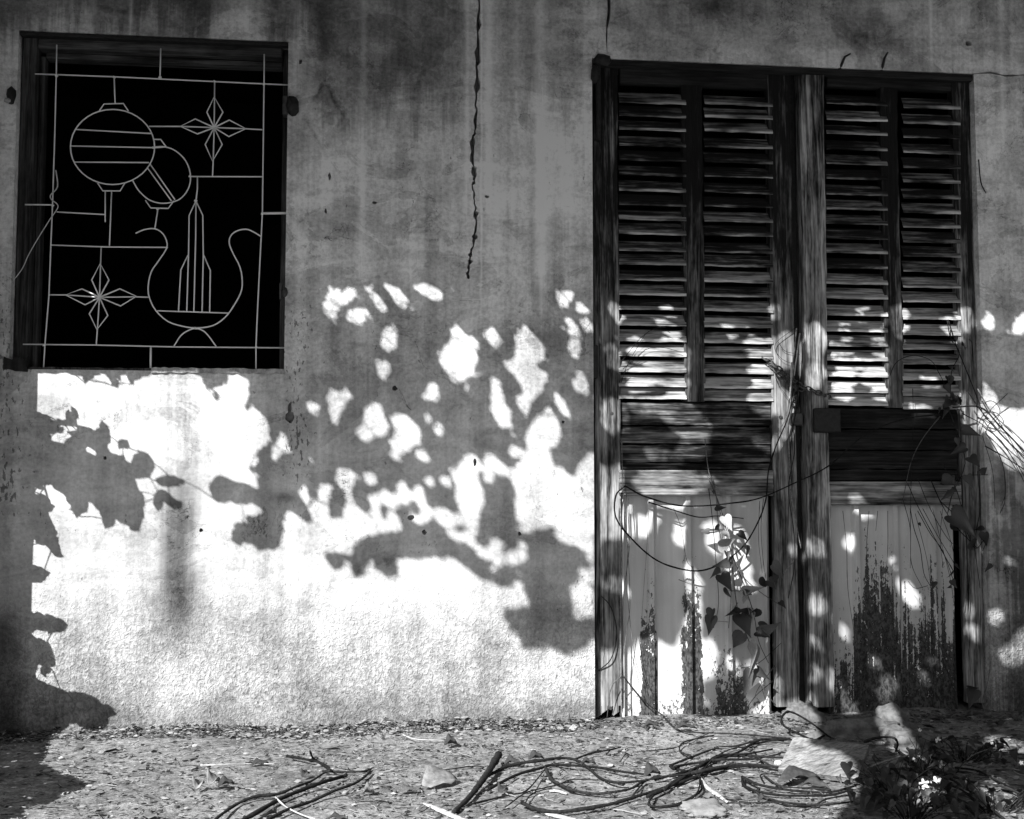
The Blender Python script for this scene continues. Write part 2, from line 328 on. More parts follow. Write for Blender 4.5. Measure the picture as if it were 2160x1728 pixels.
cuts.append(ribbon(jag([(1009,-60)]+cp(3,[(825,40),(820,200),(815,300),(812,420),(810,540),(795,600),(800,700),(805,750),(795,790),(805,850),(812,900),(808,980),(800,1020),(785,1080),(780,1120),(778,1180)])), 8.5, .07))
cuts.append(ribbon(jag([(1284,-60),(1285,20),(1280,60),(1281,112)], 3, 1.5), 5.5, .06))
cuts.append(ribbon(jag([(2050,156),(2090,153),(2120,160),(2165,158),(2300,166)], 3, 1.5), 3.6, .04))
def hole(u, v, ru, rv, depth=.03):
    q = W(u, v); m = MB(); k = 9; vs = []
    for yy in (-.05, depth):
        for i in range(k):
            a = 2*math.pi*i/k; rr = random.Random(int(u)*31+i).uniform(.75,1.2); vs.append((q[0]+math.cos(a)*ru/628*rr, yy, q[2]+math.sin(a)*rv/628*rr))
    m.add(vs, [tuple(range(k)), tuple(range(2*k-1,k-1,-1))]+[(i,k+i,k+(i+1)%k,(i+1)%k) for i in range(k)]); return m
for hh in ((2043,92,8,7,.06),(611,880,9,14),(611,862,4,14),(833,820,6,6),(866,1092,8,7),(895,1123,5,5),(424,1119,4,4),(221,966,4,4),(634,130,4,7),(1027,415,5,4),(1002,976,4,9),(1096,1126,4,4),(1188,890,4,3),(687,445,3,6),(790,428,5,4),(695,372,3,10)): cuts.append(hole(*hh))
co = [cutter(c) for c in cuts]
for c in co:
    md = wall.modifiers.new('b', 'BOOLEAN'); md.object = c; md.operation = 'DIFFERENCE'; md.solver = 'EXACT'
dg = bpy.context.evaluated_depsgraph_get(); me = bpy.data.meshes.new_from_object(wall.evaluated_get(dg)); wall.modifiers.clear(); wall.data = me
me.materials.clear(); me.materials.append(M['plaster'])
for c in co: bpy.data.objects.remove(c)
# side pier, dark room, eave
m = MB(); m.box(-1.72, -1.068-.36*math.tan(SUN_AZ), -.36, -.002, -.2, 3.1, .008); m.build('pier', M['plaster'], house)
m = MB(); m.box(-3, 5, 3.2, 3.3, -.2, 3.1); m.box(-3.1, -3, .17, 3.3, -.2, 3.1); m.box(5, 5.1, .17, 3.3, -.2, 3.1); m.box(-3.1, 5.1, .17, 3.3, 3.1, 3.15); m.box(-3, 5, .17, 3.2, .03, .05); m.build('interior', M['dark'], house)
m = MB(); PE = 1.0; ZE = 1.46+PE*math.tan(SUN_EL)/math.cos(SUN_AZ); k = 240; xs = np.linspace(-4.6, 6.6, k); vs = []; fs = []
for yy, zz in ((-PE, ZE), (1.2, ZE+.62)):
    for t_ in (0, .012):
        vs += [(x, yy, zz+t_+.012*math.sin(x*2*math.pi/.14)) for x in xs]
for i in range(k-1): fs += [(i,i+1,2*k+i+1,2*k+i),(k+i,3*k+i,3*k+i+1,k+i+1),(i,k+i,k+i+1,i+1)]
m.add(vs, fs); rf = m.build('roof', M['roof'], house)
for i in range(12):
    m = MB(); x = -4.4+i*.98; m.add([(x,-PE+.05,ZE-.10),(x+.05,-PE+.05,ZE-.10),(x+.05,0,ZE+.18),(x,0,ZE+.18),(x,-PE+.05,ZE-.02),(x+.05,-PE+.05,ZE-.02),(x+.05,0,ZE+.26),(x,0,ZE+.26)],
        [(0,3,2,1),(4,5,6,7),(0,1,5,4),(1,2,6,5),(2,3,7,6),(3,0,4,7)]); m.build('rafter', M['bark'], rf)

# ---------------------------------------------------------------- window
win = link('window', None, None, house, 'dark open window with weathered wooden frame and cement sill')
m = MB(); m.box(WX0+.002, WX0+.05, .035, .13, WZ0+.012, WZ1-.002, .004); m.build('jamb', M['frame'], win)
m = MB(); m.box(WX0+.052, WX0+.068, .07, .12, WZ0+.012, WZ1-.06, .003); m.build('stop', M['frame'], win)
m = MB(); m.box(WX1-.022, WX1-.002, .075, .13, WZ0+.012, WZ1-.002, .003); m.build('jamb', M['frame'], win)
m = MB(); m.box(WX0+.052, WX1-.024, .035, .13, WZ1-.045, WZ1-.002, .004); m.build('head', M['framex'], win)
m = MB(); m.box(WX0+.002, WX1-.002, .003, .033, WZ1-.014, WZ1-.002, .002); m.build('lintel_strip', M['black'], win)
m = MB(); m.box(WX0+.07, WX1-.024, .07, .12, WZ1-.066, WZ1-.047, .003); m.build('stop', M['framex'], win)
# sill: a crumbling cement ledge
def lumpy(x0, x1, y0, y1, z0, z1, n, amp, seed):
    r_ = random.Random(seed); m = MB(); vs = []; fs = []
    for i in range(n+1):
        x = x0+(x1-x0)*i/n; a = [r_.uniform(-amp, amp) for _ in range(4)]
        vs += [(x,y0+a[0],z0+a[1]),(x,y1,z0),(x,y1,z1),(x,y0+a[2],z1+a[3])]
    for i in range(n): fs += [(4*i+j, 4*i+(j+1)%4, 4*i+4+(j+1)%4, 4*i+4+j) for j in range(4)]
    fs += [(0,3,2,1), (4*n,4*n+1,4*n+2,4*n+3)]; m.add(vs, fs); return m
xm = float(W(318,780)[0]); lumpy(WX0+.01, xm, .004, .12, WZ0-.004, WZ0+.008, 26, .0015, 3).build('sill', M['frame'], win); lumpy(xm+.002, WX1+.0, -.006, .12, WZ0-.006, WZ0+.010, 30, .0022, 4).build('sill', M['sill'], win)
lumpy(WX0-.015, WX0+.06, -.012, .05, WZ0-.005, WZ0+.035, 6, .006, 5).build('sill_stub', M['black'], win)
grille = link('window_grille', None, None, house, 'white wrought iron grille with lanterns, stars and a pot')
def bar(pts, r=.0024, c=1, sm=0, y=.018, mat='white', jy=0.0):
    P = [W(u, v, y+jy) for u, v in (cp(c, pts) if c else pts)]
    if sm: P = smooth_line(P, sm)
    m = MB(); m.tube(P, r, 6); m.build('bar', M[mat], grille, True)
bar([(240,190),(238,320),(232,560),(222,870),(215,1040),(207,1250),(190,1460),(184,1562)])
bar([(1118,230),(1117,355),(1112,740),(1110,900),(1100,1100),(1090,1300),(1083,1470),(1083,1562)])
bar([(148,313),(480,325),(900,345),(1222,360)], jy=.006); bar([(680,205),(677,328)]); bar([(97,1457),(400,1460),(740,1468),(1205,1472)], jy=.006); bar([(638,1470),(637,1572)], .0036)
bar([(483,327),(487,437)]); bar([(420,470),(440,440),(522,438),(543,470)])
bar([(476+178*math.cos(t), 622+159*math.sin(t)) for t in np.linspace(0, 2*math.pi, 41)])
bar([(322,548),(638,565)]); bar([(302,618),(652,625),(700,622)]); bar([(315,686),(630,688)]); bar([(413,775),(435,808),(508,808),(528,775)])
bar([(445,812),(445,940)]); bar([(472,812),(463,1040)]); bar([(240,897),(443,908)]); bar([(106,866),(222,867)]); bar([(1112,903),(1215,902)], .0042)
bar([(655,622),(700,622),(745,640),(785,680),(805,735),(800,790),(770,835),(730,855),(680,860),(630,845),(590,810),(570,780),(560,760)], sm=4)
bar([(650,590),(680,590),(703,622)]); bar([(632,690),(740,845)]); bar([(622,708),(725,850)]); bar([(615,848),(638,880),(712,882),(735,850)]); bar([(668,884),(655,968)])
bar([(908,345),(906,540),(902,680),(899,747)]); bar([(630,535),(763,535),(906,540),(1040,545),(1110,549)], jy=.005)
for t_, a, b, c in (((906,410),(875,475),(943,475),(906,540)),((763,535),(826,503),(835,567),(906,540)),((1040,545),(970,508),(968,578),(906,540)),((899,682),(868,612),(940,612),(906,540)),
                    ((424,1115),(388,1185),(461,1185),(421,1258)),((277,1248),(347,1222),(360,1290),(421,1258)),((577,1254),(507,1222),(510,1295),(421,1258)),((410,1395),(378,1328),(456,1335),(421,1258))):
    bar([c, a, t_, b, c], .0026, jy=-.003)
bar([(805,747),(1108,748)]); bar([(835,748),(835,800),(829,850)]); bar([(829,850),(800,912),(798,1060),(790,1320)]); bar([(829,850),(858,912),(860,1080),(855,1320)]); bar([(829,850),(828,1000),(820,1320)])
bar([(795,1080),(765,1142),(755,1320)]); bar([(862,1080),(890,1145),(887,1320)]); bar([(665,1315),(970,1325)])
bar([(573,988),(610,972),(655,968),(690,990),(707,1030),(700,1060),(670,1105),(640,1150),(627,1210),(632,1260),(660,1315),(710,1360),(770,1380),(830,1388),(900,1378),(950,1345),(985,1300),(1018,1240),(1025,1190),(1015,1130),(985,1070),(970,1030),(975,1000),(1000,978),(1040,970),(1070,980),(1103,1000)], sm=3)
bar([(735,1467),(765,1420),(800,1397),(830,1390),(860,1400),(885,1425),(915,1467)], sm=3)
bar([(217,1037),(450,1045),(705,1047)]); bar([(428,1045),(421,1258),(412,1395),(407,1460)]); bar([(205,1248),(277,1248),(421,1258),(577,1256),(628,1258)], jy=.005)
for q in ((238,320),(1117,355),(906,540),(421,1258),(652,625),(829,850),(187,1460),(1084,1470),(222,868),(1110,905),(705,1047),(805,747),(830,1390),(668,884),(483,327),(908,345),(677,328)):
    m = MB(); p = W(*cp(1,[q])[0], .018); k = random.Random(q[0]); m.tube([p+np.array((k.uniform(-.006,-.003),0,k.uniform(-.003,.003))), p, p+np.array((k.uniform(.003,.006),0,k.uniform(-.003,.003)))], .0042, 6, .0036); m.build('weld', M['white'], grille, True)
def wire(name, pts, c, y, r, mat, label, cat, group=None, k=4, dy=None):
    P = [W(u, v, y if dy is None else y+dy[i]) for i, (u, v) in enumerate(cp(c, pts))]
    m = MB(); m.tube(smooth_line(P, k), r, 5, r*.6); return m.build(name, M[mat], None, True, label=label, cat=cat, group=group)
wire('tendril', [(236,720),(243,790),(214,825),(218,845),(240,862),(243,882),(210,930),(160,1010),(120,1080),(98,1130),(70,1170),(40,1205)], 1, .008, .0022, 'flower', 'pale dry tendril wound round the left bar of the window grille', 'tendril')
m = MB(); m.box(DX0+.002, DX1-.002, .003, .028, DZ1-.026, DZ1-.002, .003); m.build('door_head', M['toprail'], house)
# shutter hold-backs and latch on the plaster
def lump(name, u, v, wu, hv, y0, y1, mat, parent, seed=1, **k):
    q = W(u, v); r_ = random.Random(seed); bm = bmesh.new(); bmesh.ops.create_icosphere(bm, subdivisions=2, radius=1)
    for p in bm.verts:
        c = p.co; s_ = max(abs(c.x),abs(c.z)); f_ = r_.uniform(.82,1.12)
        p.co = Vector((q[0]+c.x*f_*wu/1256, (y0+y1)/2+c.y*(y1-y0)/2, q[2]+c.z*f_*hv/1256))
    me = bpy.data.meshes.new(name); bm.to_mesh(me); bm.free(); return link(name, me, M[mat], parent, **k)
hb = lump('hinge_pintle', 617, 226, 30, 42, -.035, .01, 'black', house, 2); m = MB(); q = W(604, 225); m.box(q[0]-.012, q[0]+.006, -.02, .03, q[2]-.03, q[2]+.032, .003); m.build('plate', M['iron'], hb)
hb = lump('hinge_pintle', 26, 203, 18, 40, -.03, .01, 'black', house, 3); lump('plaster_chip', 20, 217, 14, 10, -.036, -.01, 'sill', hb, 5)
hb = lump('latch', 601, 617, 12, 22, -.012, .02, 'iron', house, 6); m = MB(); q = W(592, 612); m.box(q[0]-.005, q[0]+.004, .0, .03, q[2]-.03, q[2]+.025, .002); m.build('latch_pin', M['iron'], hb)

# ---------------------------------------------------------------- louvred door leaves
YD = .03
def xz(u, v, y=YD): q = W(u, v, y); return float(q[0]), float(q[2])
def rect(mb, u0, u1, v0, v1, y0, y1, bev=.003):
    um, vm = (u0+u1)/2, (v0+v1)/2
    mb.box(xz(u0,vm)[0], xz(u1,vm)[0], y0, y1, xz(um,v1)[1], xz(um,v0)[1], bev); return mb
def rough_post(u0, u1, zb, zt, y0, y1, seed, amp=.0022, brk=None, n=46):
    """upright timber with worn, wavy edges; brk = ragged rotten foot"""
    r_ = random.Random(seed); x0, x1 = xz(u0,800)[0], xz(u1,800)[0]; m = MB(); vs = []; fs = []; a = [0]*4
    for i in range(n+1):
        t = i/n; z = zb+(zt-zb)*t
        a = [.6*q+r_.uniform(-amp, amp) for q in a]
        vs += [(x0+a[0], y0+abs(a[1])*.8, z), (x1+a[2], y0+abs(a[3])*.8, z), (x1, y1, z), (x0, y1, z)]
    for i in range(n): fs += [(4*i+j, 4*i+(j+1)%4, 4*i+4+(j+1)%4, 4*i+4+j) for j in range(4)]
    fs += [(3,2,1,0), (4*n,4*n+1,4*n+2,4*n+3)]; m.add(vs, fs); return m
slat_cache = {}
def make_slat(L, seed):
    r_ = random.Random(seed); n = 10; vs = []; fs = []; aw = 0; bw_ = 0
    for i in range(n+1):
        x = -L/2+L*i/n; aw = .5*aw+r_.uniform(-.0012,.0012); bw_ = .5*bw_+r_.uniform(-.0010,.0010)
        vs += [(x,-.007+bw_,-.0005+aw), (x,.012,.036), (x,.016,.042), (x,-.007+bw_,.0075+aw*.6)]
    for i in range(n): fs += [(4*i+j, 4*i+4+j, 4*i+4+(j+1)%4, 4*i+(j+1)%4) for j in range(4)]
    fs += [(0,1,2,3), (4*n+3,4*n+2,4*n+1,4*n)]
    m = MB(); m.add(vs, fs); return m.mesh('slat')
def leaf_louvres(door, u0, u1, ys, c, seed):
    for i, yc in enumerate(ys):
        v = CR[c][1]+yc/CR[c][2]; a = xz(u0, v); b = xz(u1, v); L = b[0]-a[0]
        key = (round(L,2), i % 4)
        if key not in slat_cache:
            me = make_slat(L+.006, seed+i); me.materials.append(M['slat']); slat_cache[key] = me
        o = link('slat', slat_cache[key], None, door); r_ = random.Random(seed*7+i)
        o.location = ((a[0]+b[0])/2, YD+.004, (a[1]+b[1])/2-.002); o.rotation_euler = (r_.uniform(-.09,.09), r_.uniform(-.006,.006), 0)
def sheet_panel(door, u0, u1, v0, v1, ribs, seed):
    x0, z1 = xz(u0, v0); x1, z0 = xz(u1, v1); xs = []
    for u in ribs: x = xz(u, 1250)[0]; xs += [(x-.015,0),(x-.008,1),(x+.008,1),(x+.013,0)]
    xs = [(x0,0)]+[q for q in xs if x0 < q[0] < x1]+[(x1,0)]; nz = 24; vs = []; fs = []; r_ = random.Random(seed); k = len(xs)
    for j in range(nz+1):
        z = z0+(z1-z0)*j/nz
        for i, (x, h) in enumerate(xs):
            zz = z-(0 if j else r_.uniform(-.006,.014)); vs.append((x, YD+.026-.019*h+.003*math.sin(z*5+x*9), zz))
    for j in range(nz): fs += [(j*k+i, j*k+i+1, (j+1)*k+i+1, (j+1)*k+i) for i in range(k-1)]
    m = MB(); m.add(vs, fs); return m.build('metal_panel', M['sheet'], door)
def boards(door, u0, u1, vs, mat, seed):
    r_ = random.Random(seed)
    for a, b in zip(vs[:-1], vs[1:]):
        m = MB(); x0, zt = xz(u0, a); x1, zb = xz(u1, b); n = 24; V = []; f_ = []; e = [0,0]; zt -= .0015; zb += .0015; dy = r_.uniform(0,.005)
        for i in range(n+1):
            x = x0+(x1-x0)*i/n; e = [.6*q+r_.uniform(-.0016,.0016) for q in e]; V += [(x,YD+.010+dy,zb+e[0]),(x,YD+.03,zb),(x,YD+.03,zt),(x,YD+.010+dy,zt+e[1])]
        for i in range(n): f_ += [(4*i+j, 4*i+4+j, 4*i+4+(j+1)%4, 4*i+(j+1)%4) for j in range(4)]
        f_ += [(0,1,2,3),(4*n+3,4*n+2,4*n+1,4*n)]; m.add(V, f_); m.build('board', M[mat], door)
def screw(door, u, v, y=YD):
    q = W(u, v, y); m = MB(); k = 9
    m.add([(q[0]+.006*math.cos(2*math.pi*i/k), y-.0015, q[2]+.006*math.sin(2*math.pi*i/k)) for i in range(k)]+[(q[0]+.0065*math.cos(2*math.pi*i/k), y+.003, q[2]+.0065*math.sin(2*math.pi*i/k)) for i in range(k)], [tuple(range(k-1,-1,-1))]+[(i,(i+1)%k,k+(i+1)%k,k+i) for i in range(k)]); m.build('screw', M['iron'], door)
ZT = DZ1-.012
d1 = link('door', None, None, house, 'left louvred door leaf with pale peeling metal panel below')
st = rough_post(1256, 1307, .045, ZT, YD, YD+.04, 1)
for i in range(4):   # rotten foot: a few broken fibres
    u = 1258+i*12; x0, x1 = xz(u,1500)[0], xz(u+11,1500)[0]; zb = (.005,.02,.033,.012)[i]; st.add([(x0,YD+.001,zb),(x1,YD+.001,zb+.012),(x1,YD+.03,zb+.012),(x0,YD+.03,zb),(x0,YD+.001,.046),(x1,YD+.001,.046),(x1,YD+.03,.046),(x0,YD+.03,.046)], [(0,3,2,1),(0,1,5,4),(1,2,6,5),(2,3,7,6),(3,0,4,7)])
st.build('stile', M['stile'], d1)
rough_post(1445, 1488, xz(1466,847)[1], xz(1466,180)[1], YD+.002, YD+.038, 2).build('mullion', M['mullion'], d1)
rough_post(1629, 1676, .03, ZT, YD+.001, YD+.04, 3).build('stile', M['stile'], d1)
rect(MB(), 1308, 1628, 128, 180, YD+.004, YD+.036).build('top_rail', M['toprail'], d1)
LY = [290,348,410,480,545,610,680,742,808,870,945,1005,1075,1140,1205,1275,1345,1410,1480,1545,1600]
leaf_louvres(d1, 1308, 1445, LY, 5, 11); leaf_louvres(d1, 1488, 1628, [y+8 for y in LY], 5, 60)
boards(d1, 1308, 1628, [847,898,937,976,991], 'board', 4)
rect(MB(), 1305, 1630, 992, 1046, YD-.012, YD+.03, .004).build('lock_rail', M['rail'], d1)
sheet_panel(d1, 1308, 1632, 1045, 1524, (1312,1376,1455,1540,1625), 3)
for u, v in ((1290,872),(1647,880),(1288,1494)): screw(d1, u, v, YD)
d2 = link('door', None, None, house, 'right louvred door leaf with blackened boards and rusty metal panel')
rough_post(1694, 1743, .03, ZT+.004, YD-.022, YD+.04, 5, .003).build('meeting_stile', M['post'], d2)
rough_post(1870, 1906, xz(1888,860)[1], xz(1888,185)[1], YD+.002, YD+.038, 6).build('mullion', M['mullion'], d2)
rough_post(2025, 2061, .03, ZT, YD+.001, YD+.04, 7).build('stile', M['stile'], d2)
rect(MB(), 1745, 2024, 132, 186, YD+.004, YD+.036).build('top_rail', M['toprail'], d2)
RY = [300,370,432,500,565,630,700,765,830,895,958,1025,1095,1160,1235,1305,1370,1435,1505,1575,1632]
leaf_louvres(d2, 1745, 1870, [y-3 for y in RY], 6, 110); leaf_louvres(d2, 1907, 2024, [y+12 for y in RY], 6, 160)
boards(d2, 1745, 2024, [860,905,950,990,1014], 'darkboard', 9)
rect(MB(), 1743, 2026, 1016, 1066, YD-.012, YD+.03, .004).build('lock_rail', M['rail'], d2)
sheet_panel(d2, 1743, 2026, 1066, 1516, (1752,1812,1895,1975,2020), 8)
rect(MB(), 1709, 1764, 863, 914, YD-.045, YD-.022, .004).build('lock_case', M['black'], d2)
rect(MB(), 1666, 1690, 872, 898, YD-.02, YD+.002, .003).build('lock_staple', M['iron'], d1)
rect(MB(), 1677, 1693, 135, 1516, YD+.03, YD+.045, .002).build('stop', M['black'], d2)  # black strip standing in for the dark gap between the leaves
for v0, v1, dd, u in ((140,300,d1,1259),(730,800,d1,1253)): rect(MB(), u-4, u+5, v0, v1, YD-.034, YD-.001, .003).build('hinge', M['black'], dd)
rect(MB(), 2060, 2066, 270, 330, YD-.02, YD+.01, .002).build('hinge', M['black'], d2)
lump('top_pivot', 1270, 128, 44, 30, -.02, .02, 'black', d1, 8); lump('top_pivot', 1254, 158, 20, 46, -.03, .01, 'black', d1, 9)
for (u, v, a) in ((1782,120,.5),(1866,122,1.2)):   # iron tabs above the right leaf
    q = W(u, v, -.01); m = MB(); m.tube([q+np.array((-.02*math.cos(a),.02,-.05)), q, q+np.array((.02*math.cos(a),-.012,.018*math.sin(a)))], .006, 5, .003); m.build('iron_tab', M['black'], d2)

# ---------------------------------------------------------------- chain
def torus_link(L, Wd, r):
    m = MB(); pts = []
    for i in range(17):
        t = 2*math.pi*i/16; pts.append((math.copysign(abs(math.cos(t))**.7, math.cos(t))*L/2, math.sin(t)*Wd/2, 0))
    m.tube(pts, r, 6, None, False); return m.mesh('link', True)
LK = torus_link(.027, .017, .0027); LK.materials.append(M['iron'])
chain = empty('chain', 'rusty chain looped through both door leaves at mid height', 'chain', tuple(W(1690,812,YD-.03).tolist()))
def run_links(pts, ys, step=.0185, ph=0):
    P = smooth_line([W(u, v, y) for (u, v), y in zip(pts, ys)], 14); d = 0; last = None; n = ph
    for a, b in zip(P[:-1], P[1:]):
        seg = np.linalg.norm(b-a); d += seg
        if d >= step or last is None:
            d = 0; o = link('link', LK, None, chain); q = Vector((b-a).tolist()).to_track_quat('X', 'Z'); last = 1
            o.rotation_mode = 'QUATERNION'; o.rotation_quaternion = q @ Matrix.Rotation(R(35+90*(n % 2)), 4, 'X').to_quaternion(); o.location = Vector(a.tolist())-chain.location; n += 1
run_links([(1614,756),(1635,772),(1660,792),(1690,814),(1720,826),(1752,839)], [YD-.004,YD-.016,YD-.022,YD-.032,YD-.036,YD-.012])
run_links([(1628,772),(1648,795),(1672,812),(1692,822)], [YD-.01,YD-.02,YD-.024,YD-.034], .0185, 1)
run_links([(1677,818),(1679,836),(1676,852),(1680,870)], [YD-.026,YD-.024,YD-.02,YD-.012])

# ---------------------------------------------------------------- the trees that shade the wall: leaves stand where the sun passes on its way to each shadow
LIT4 = [[(30,60),(60,50),(85,65),(80,90),(45,92)],[(45,105),(75,105),(75,125),(50,125)],[(168,180),(200,110),(240,100),(300,95),(330,115),(290,150),(245,170),(225,210),(205,250),(170,240)],[(260,215),(330,180),(375,205),(345,230),(320,258),(285,245)],
 [(345,85),(365,65),(385,80),(380,115),(355,110)],[(370,130),(395,120),(450,190),(440,210),(415,200)],[(430,55),(460,45),(480,90),(540,155),(515,195),(485,170),(440,90)],
 [(525,50),(600,42),(640,45),(690,65),(715,50),(740,75),(725,95),(690,85),(645,85),(680,130),(665,150),(620,140),(580,110),(540,80)],[(722,110),(745,110),(755,135),(735,145),(720,130)],[(620,220),(640,190),(670,245),(655,270),(625,260)],
 [(415,320),(440,275),(480,262),(508,290),(490,340),(450,370),(420,355)],[(402,425),(420,405),(445,410),(462,460),(450,500),(425,510),(408,480)],
 [(720,280),(745,270),(770,290),(795,310),(825,300),(838,330),(830,370),(835,400),(820,430),(822,470),(800,483),(780,475),(770,500),(745,510),(715,490),(690,450),(672,430),(670,390),(690,350),(720,340)],
 [(860,285),(895,255),(920,280),(935,345),(915,362),(880,330)],[(1015,260),(1035,230),(1055,280),(1110,330),(1135,390),(1125,415),(1080,430),(1090,455),(1140,465),(1140,495),(1115,515),(1115,550),(1080,570),(1035,555),(1020,510),(1000,475),(950,440),(945,420),(1000,415),(1000,350)],
 [(1165,130),(1180,100),(1215,88),(1250,105),(1248,140),(1205,185),(1175,165)],[(1255,180),(1290,172),(1335,178),(1330,208),(1300,208),(1260,195)],[(1205,230),(1230,220),(1265,260),(1290,310),(1260,320),(1225,280)],[(1280,240),(1330,235),(1338,295),(1300,285)],
 [(1230,340),(1260,320),(1282,350),(1275,395),(1240,395),(1228,370)],[(1250,500),(1280,450),(1300,480),(1322,550),(1290,562),(1250,540)],[(1150,325),(1178,330),(1186,355),(1162,358)],[(890,490),(910,483),(935,510),(950,580),(975,640),(983,700),(965,725),(935,690),(890,625),(900,560)],
 [(1000,570),(1075,572),(1060,620),(1045,660),(1020,620)],[(1165,555),(1195,550),(1215,600),(1243,630),(1225,662),(1195,635)],[(585,560),(615,550),(640,490),(660,520),(680,545),(655,595),(620,580)],[(95,580),(130,580),(148,610),(125,655),(100,620)],
 [(205,555),(260,540),(290,535),(280,580),(245,615),(225,670),(200,660)],[(65,670),(95,670),(100,695),(75,705)],[(305,725),(345,690),(345,640),(395,585),(415,605),(425,650),(455,695),(440,730),(390,740),(360,768),(330,755)],
 [(470,660),(490,635),(540,650),(580,690),(585,740),(570,770),(530,800),(490,840),(460,840),(455,815),(480,790),(450,770),(480,745),(490,720),(465,690)],[(605,645),(630,640),(640,670),(620,685)],[(650,710),(670,675),(695,690),(680,735),(655,740)],[(705,690),(730,675),(740,700),(720,715)],
 [(568,810),(600,795),(632,820),(625,845),(590,850)],[(175,745),(195,740),(200,765),(180,770)],[(120,790),(140,785),(155,820),(140,850),(120,830)],[(105,860),(135,855),(145,885),(120,900)],[(340,860),(365,850),(380,890),(390,940),(370,962),(350,930)],
 [(610,925),(628,912),(648,930),(642,955),(620,960)],[(675,925),(695,912),(715,930),(710,955),(688,960)],[(720,815),(735,805),(752,825),(738,845)],[(0,730),(15,770),(18,805),(0,815)],
 [(720,890),(770,870),(785,830),(810,805),(845,840),(850,870),(830,920),(870,980),(875,1010),(850,1060),(840,1160),(790,1140),(760,1100),(750,1050),(735,1000),(745,950)],
 [(865,820),(890,810),(935,850),(975,880),(1000,920),(960,915),(910,890),(905,930),(870,930),(860,890)],[(970,800),(1000,778),(1025,800),(1020,830),(985,830)],
 [(1050,790),(1055,720),(1075,680),(1120,640),(1140,610),(1165,640),(1190,680),(1195,720),(1180,780),(1130,795),(1165,840),(1155,900),(1195,870),(1240,920),(1270,910),(1290,850),(1320,810),(1345,820),(1345,1140),(1100,1140),(1030,1180),(1005,1110),(990,1050),(1005,980),(980,900),(1000,870),(1040,850)]]
# general lit field (the sunny lower wall and ground), then shadows on it
FIELD = [(-112,786),(526,786)] + cp('T',[(440,150),(455,260),(400,310),(375,360),(410,410),(450,370),(490,330),(540,370),(580,430),(640,500),(630,640),(600,690),(520,740),(540,830),(500,870),(440,890),(430,960),(570,1080),(570,1340),(760,1290)]) + \
 cp('U',[(0,620),(110,630),(180,720),(320,790),(310,700),(190,530),(120,380),(180,300),(240,330),(270,440),(345,540),(380,400),(430,340),(510,345),(550,390),(520,500),(510,690),(560,720),(640,690),(690,560),(660,420),(620,330),(585,230),(640,140),(740,160),(815,220),(790,300),(760,400),(790,500),(860,600),(970,680),(970,560),(910,450),(1060,420),(1110,380),(1180,390),(1250,450),(1300,330),(1340,310),(1400,360),(1450,450),(1490,350),(1530,330),(1590,400),(1615,520),(1640,600),(1730,620),(1790,570),(1850,580),(1900,650),(1975,690),(1980,620),(1930,470),(1870,380),(1990,430),(1950,300),(1870,180),(2000,120),(2060,0),(2156,0),(2156,900)]) + cp('Q',[(215,480),(400,560),(640,600),(900,520),(1260,480)]) + \
 cp(7,[(100,600),(105,1340),(400,1330),(830,1290),(900,1250),(1000,1330),(1000,1420)]) + cp('C',[(700,470),(690,640),(1000,690),(1170,700),(1150,760),(1120,800),(1050,880),(1000,960)]) + [(1700,1900),(-150,1900),(-150,700)]
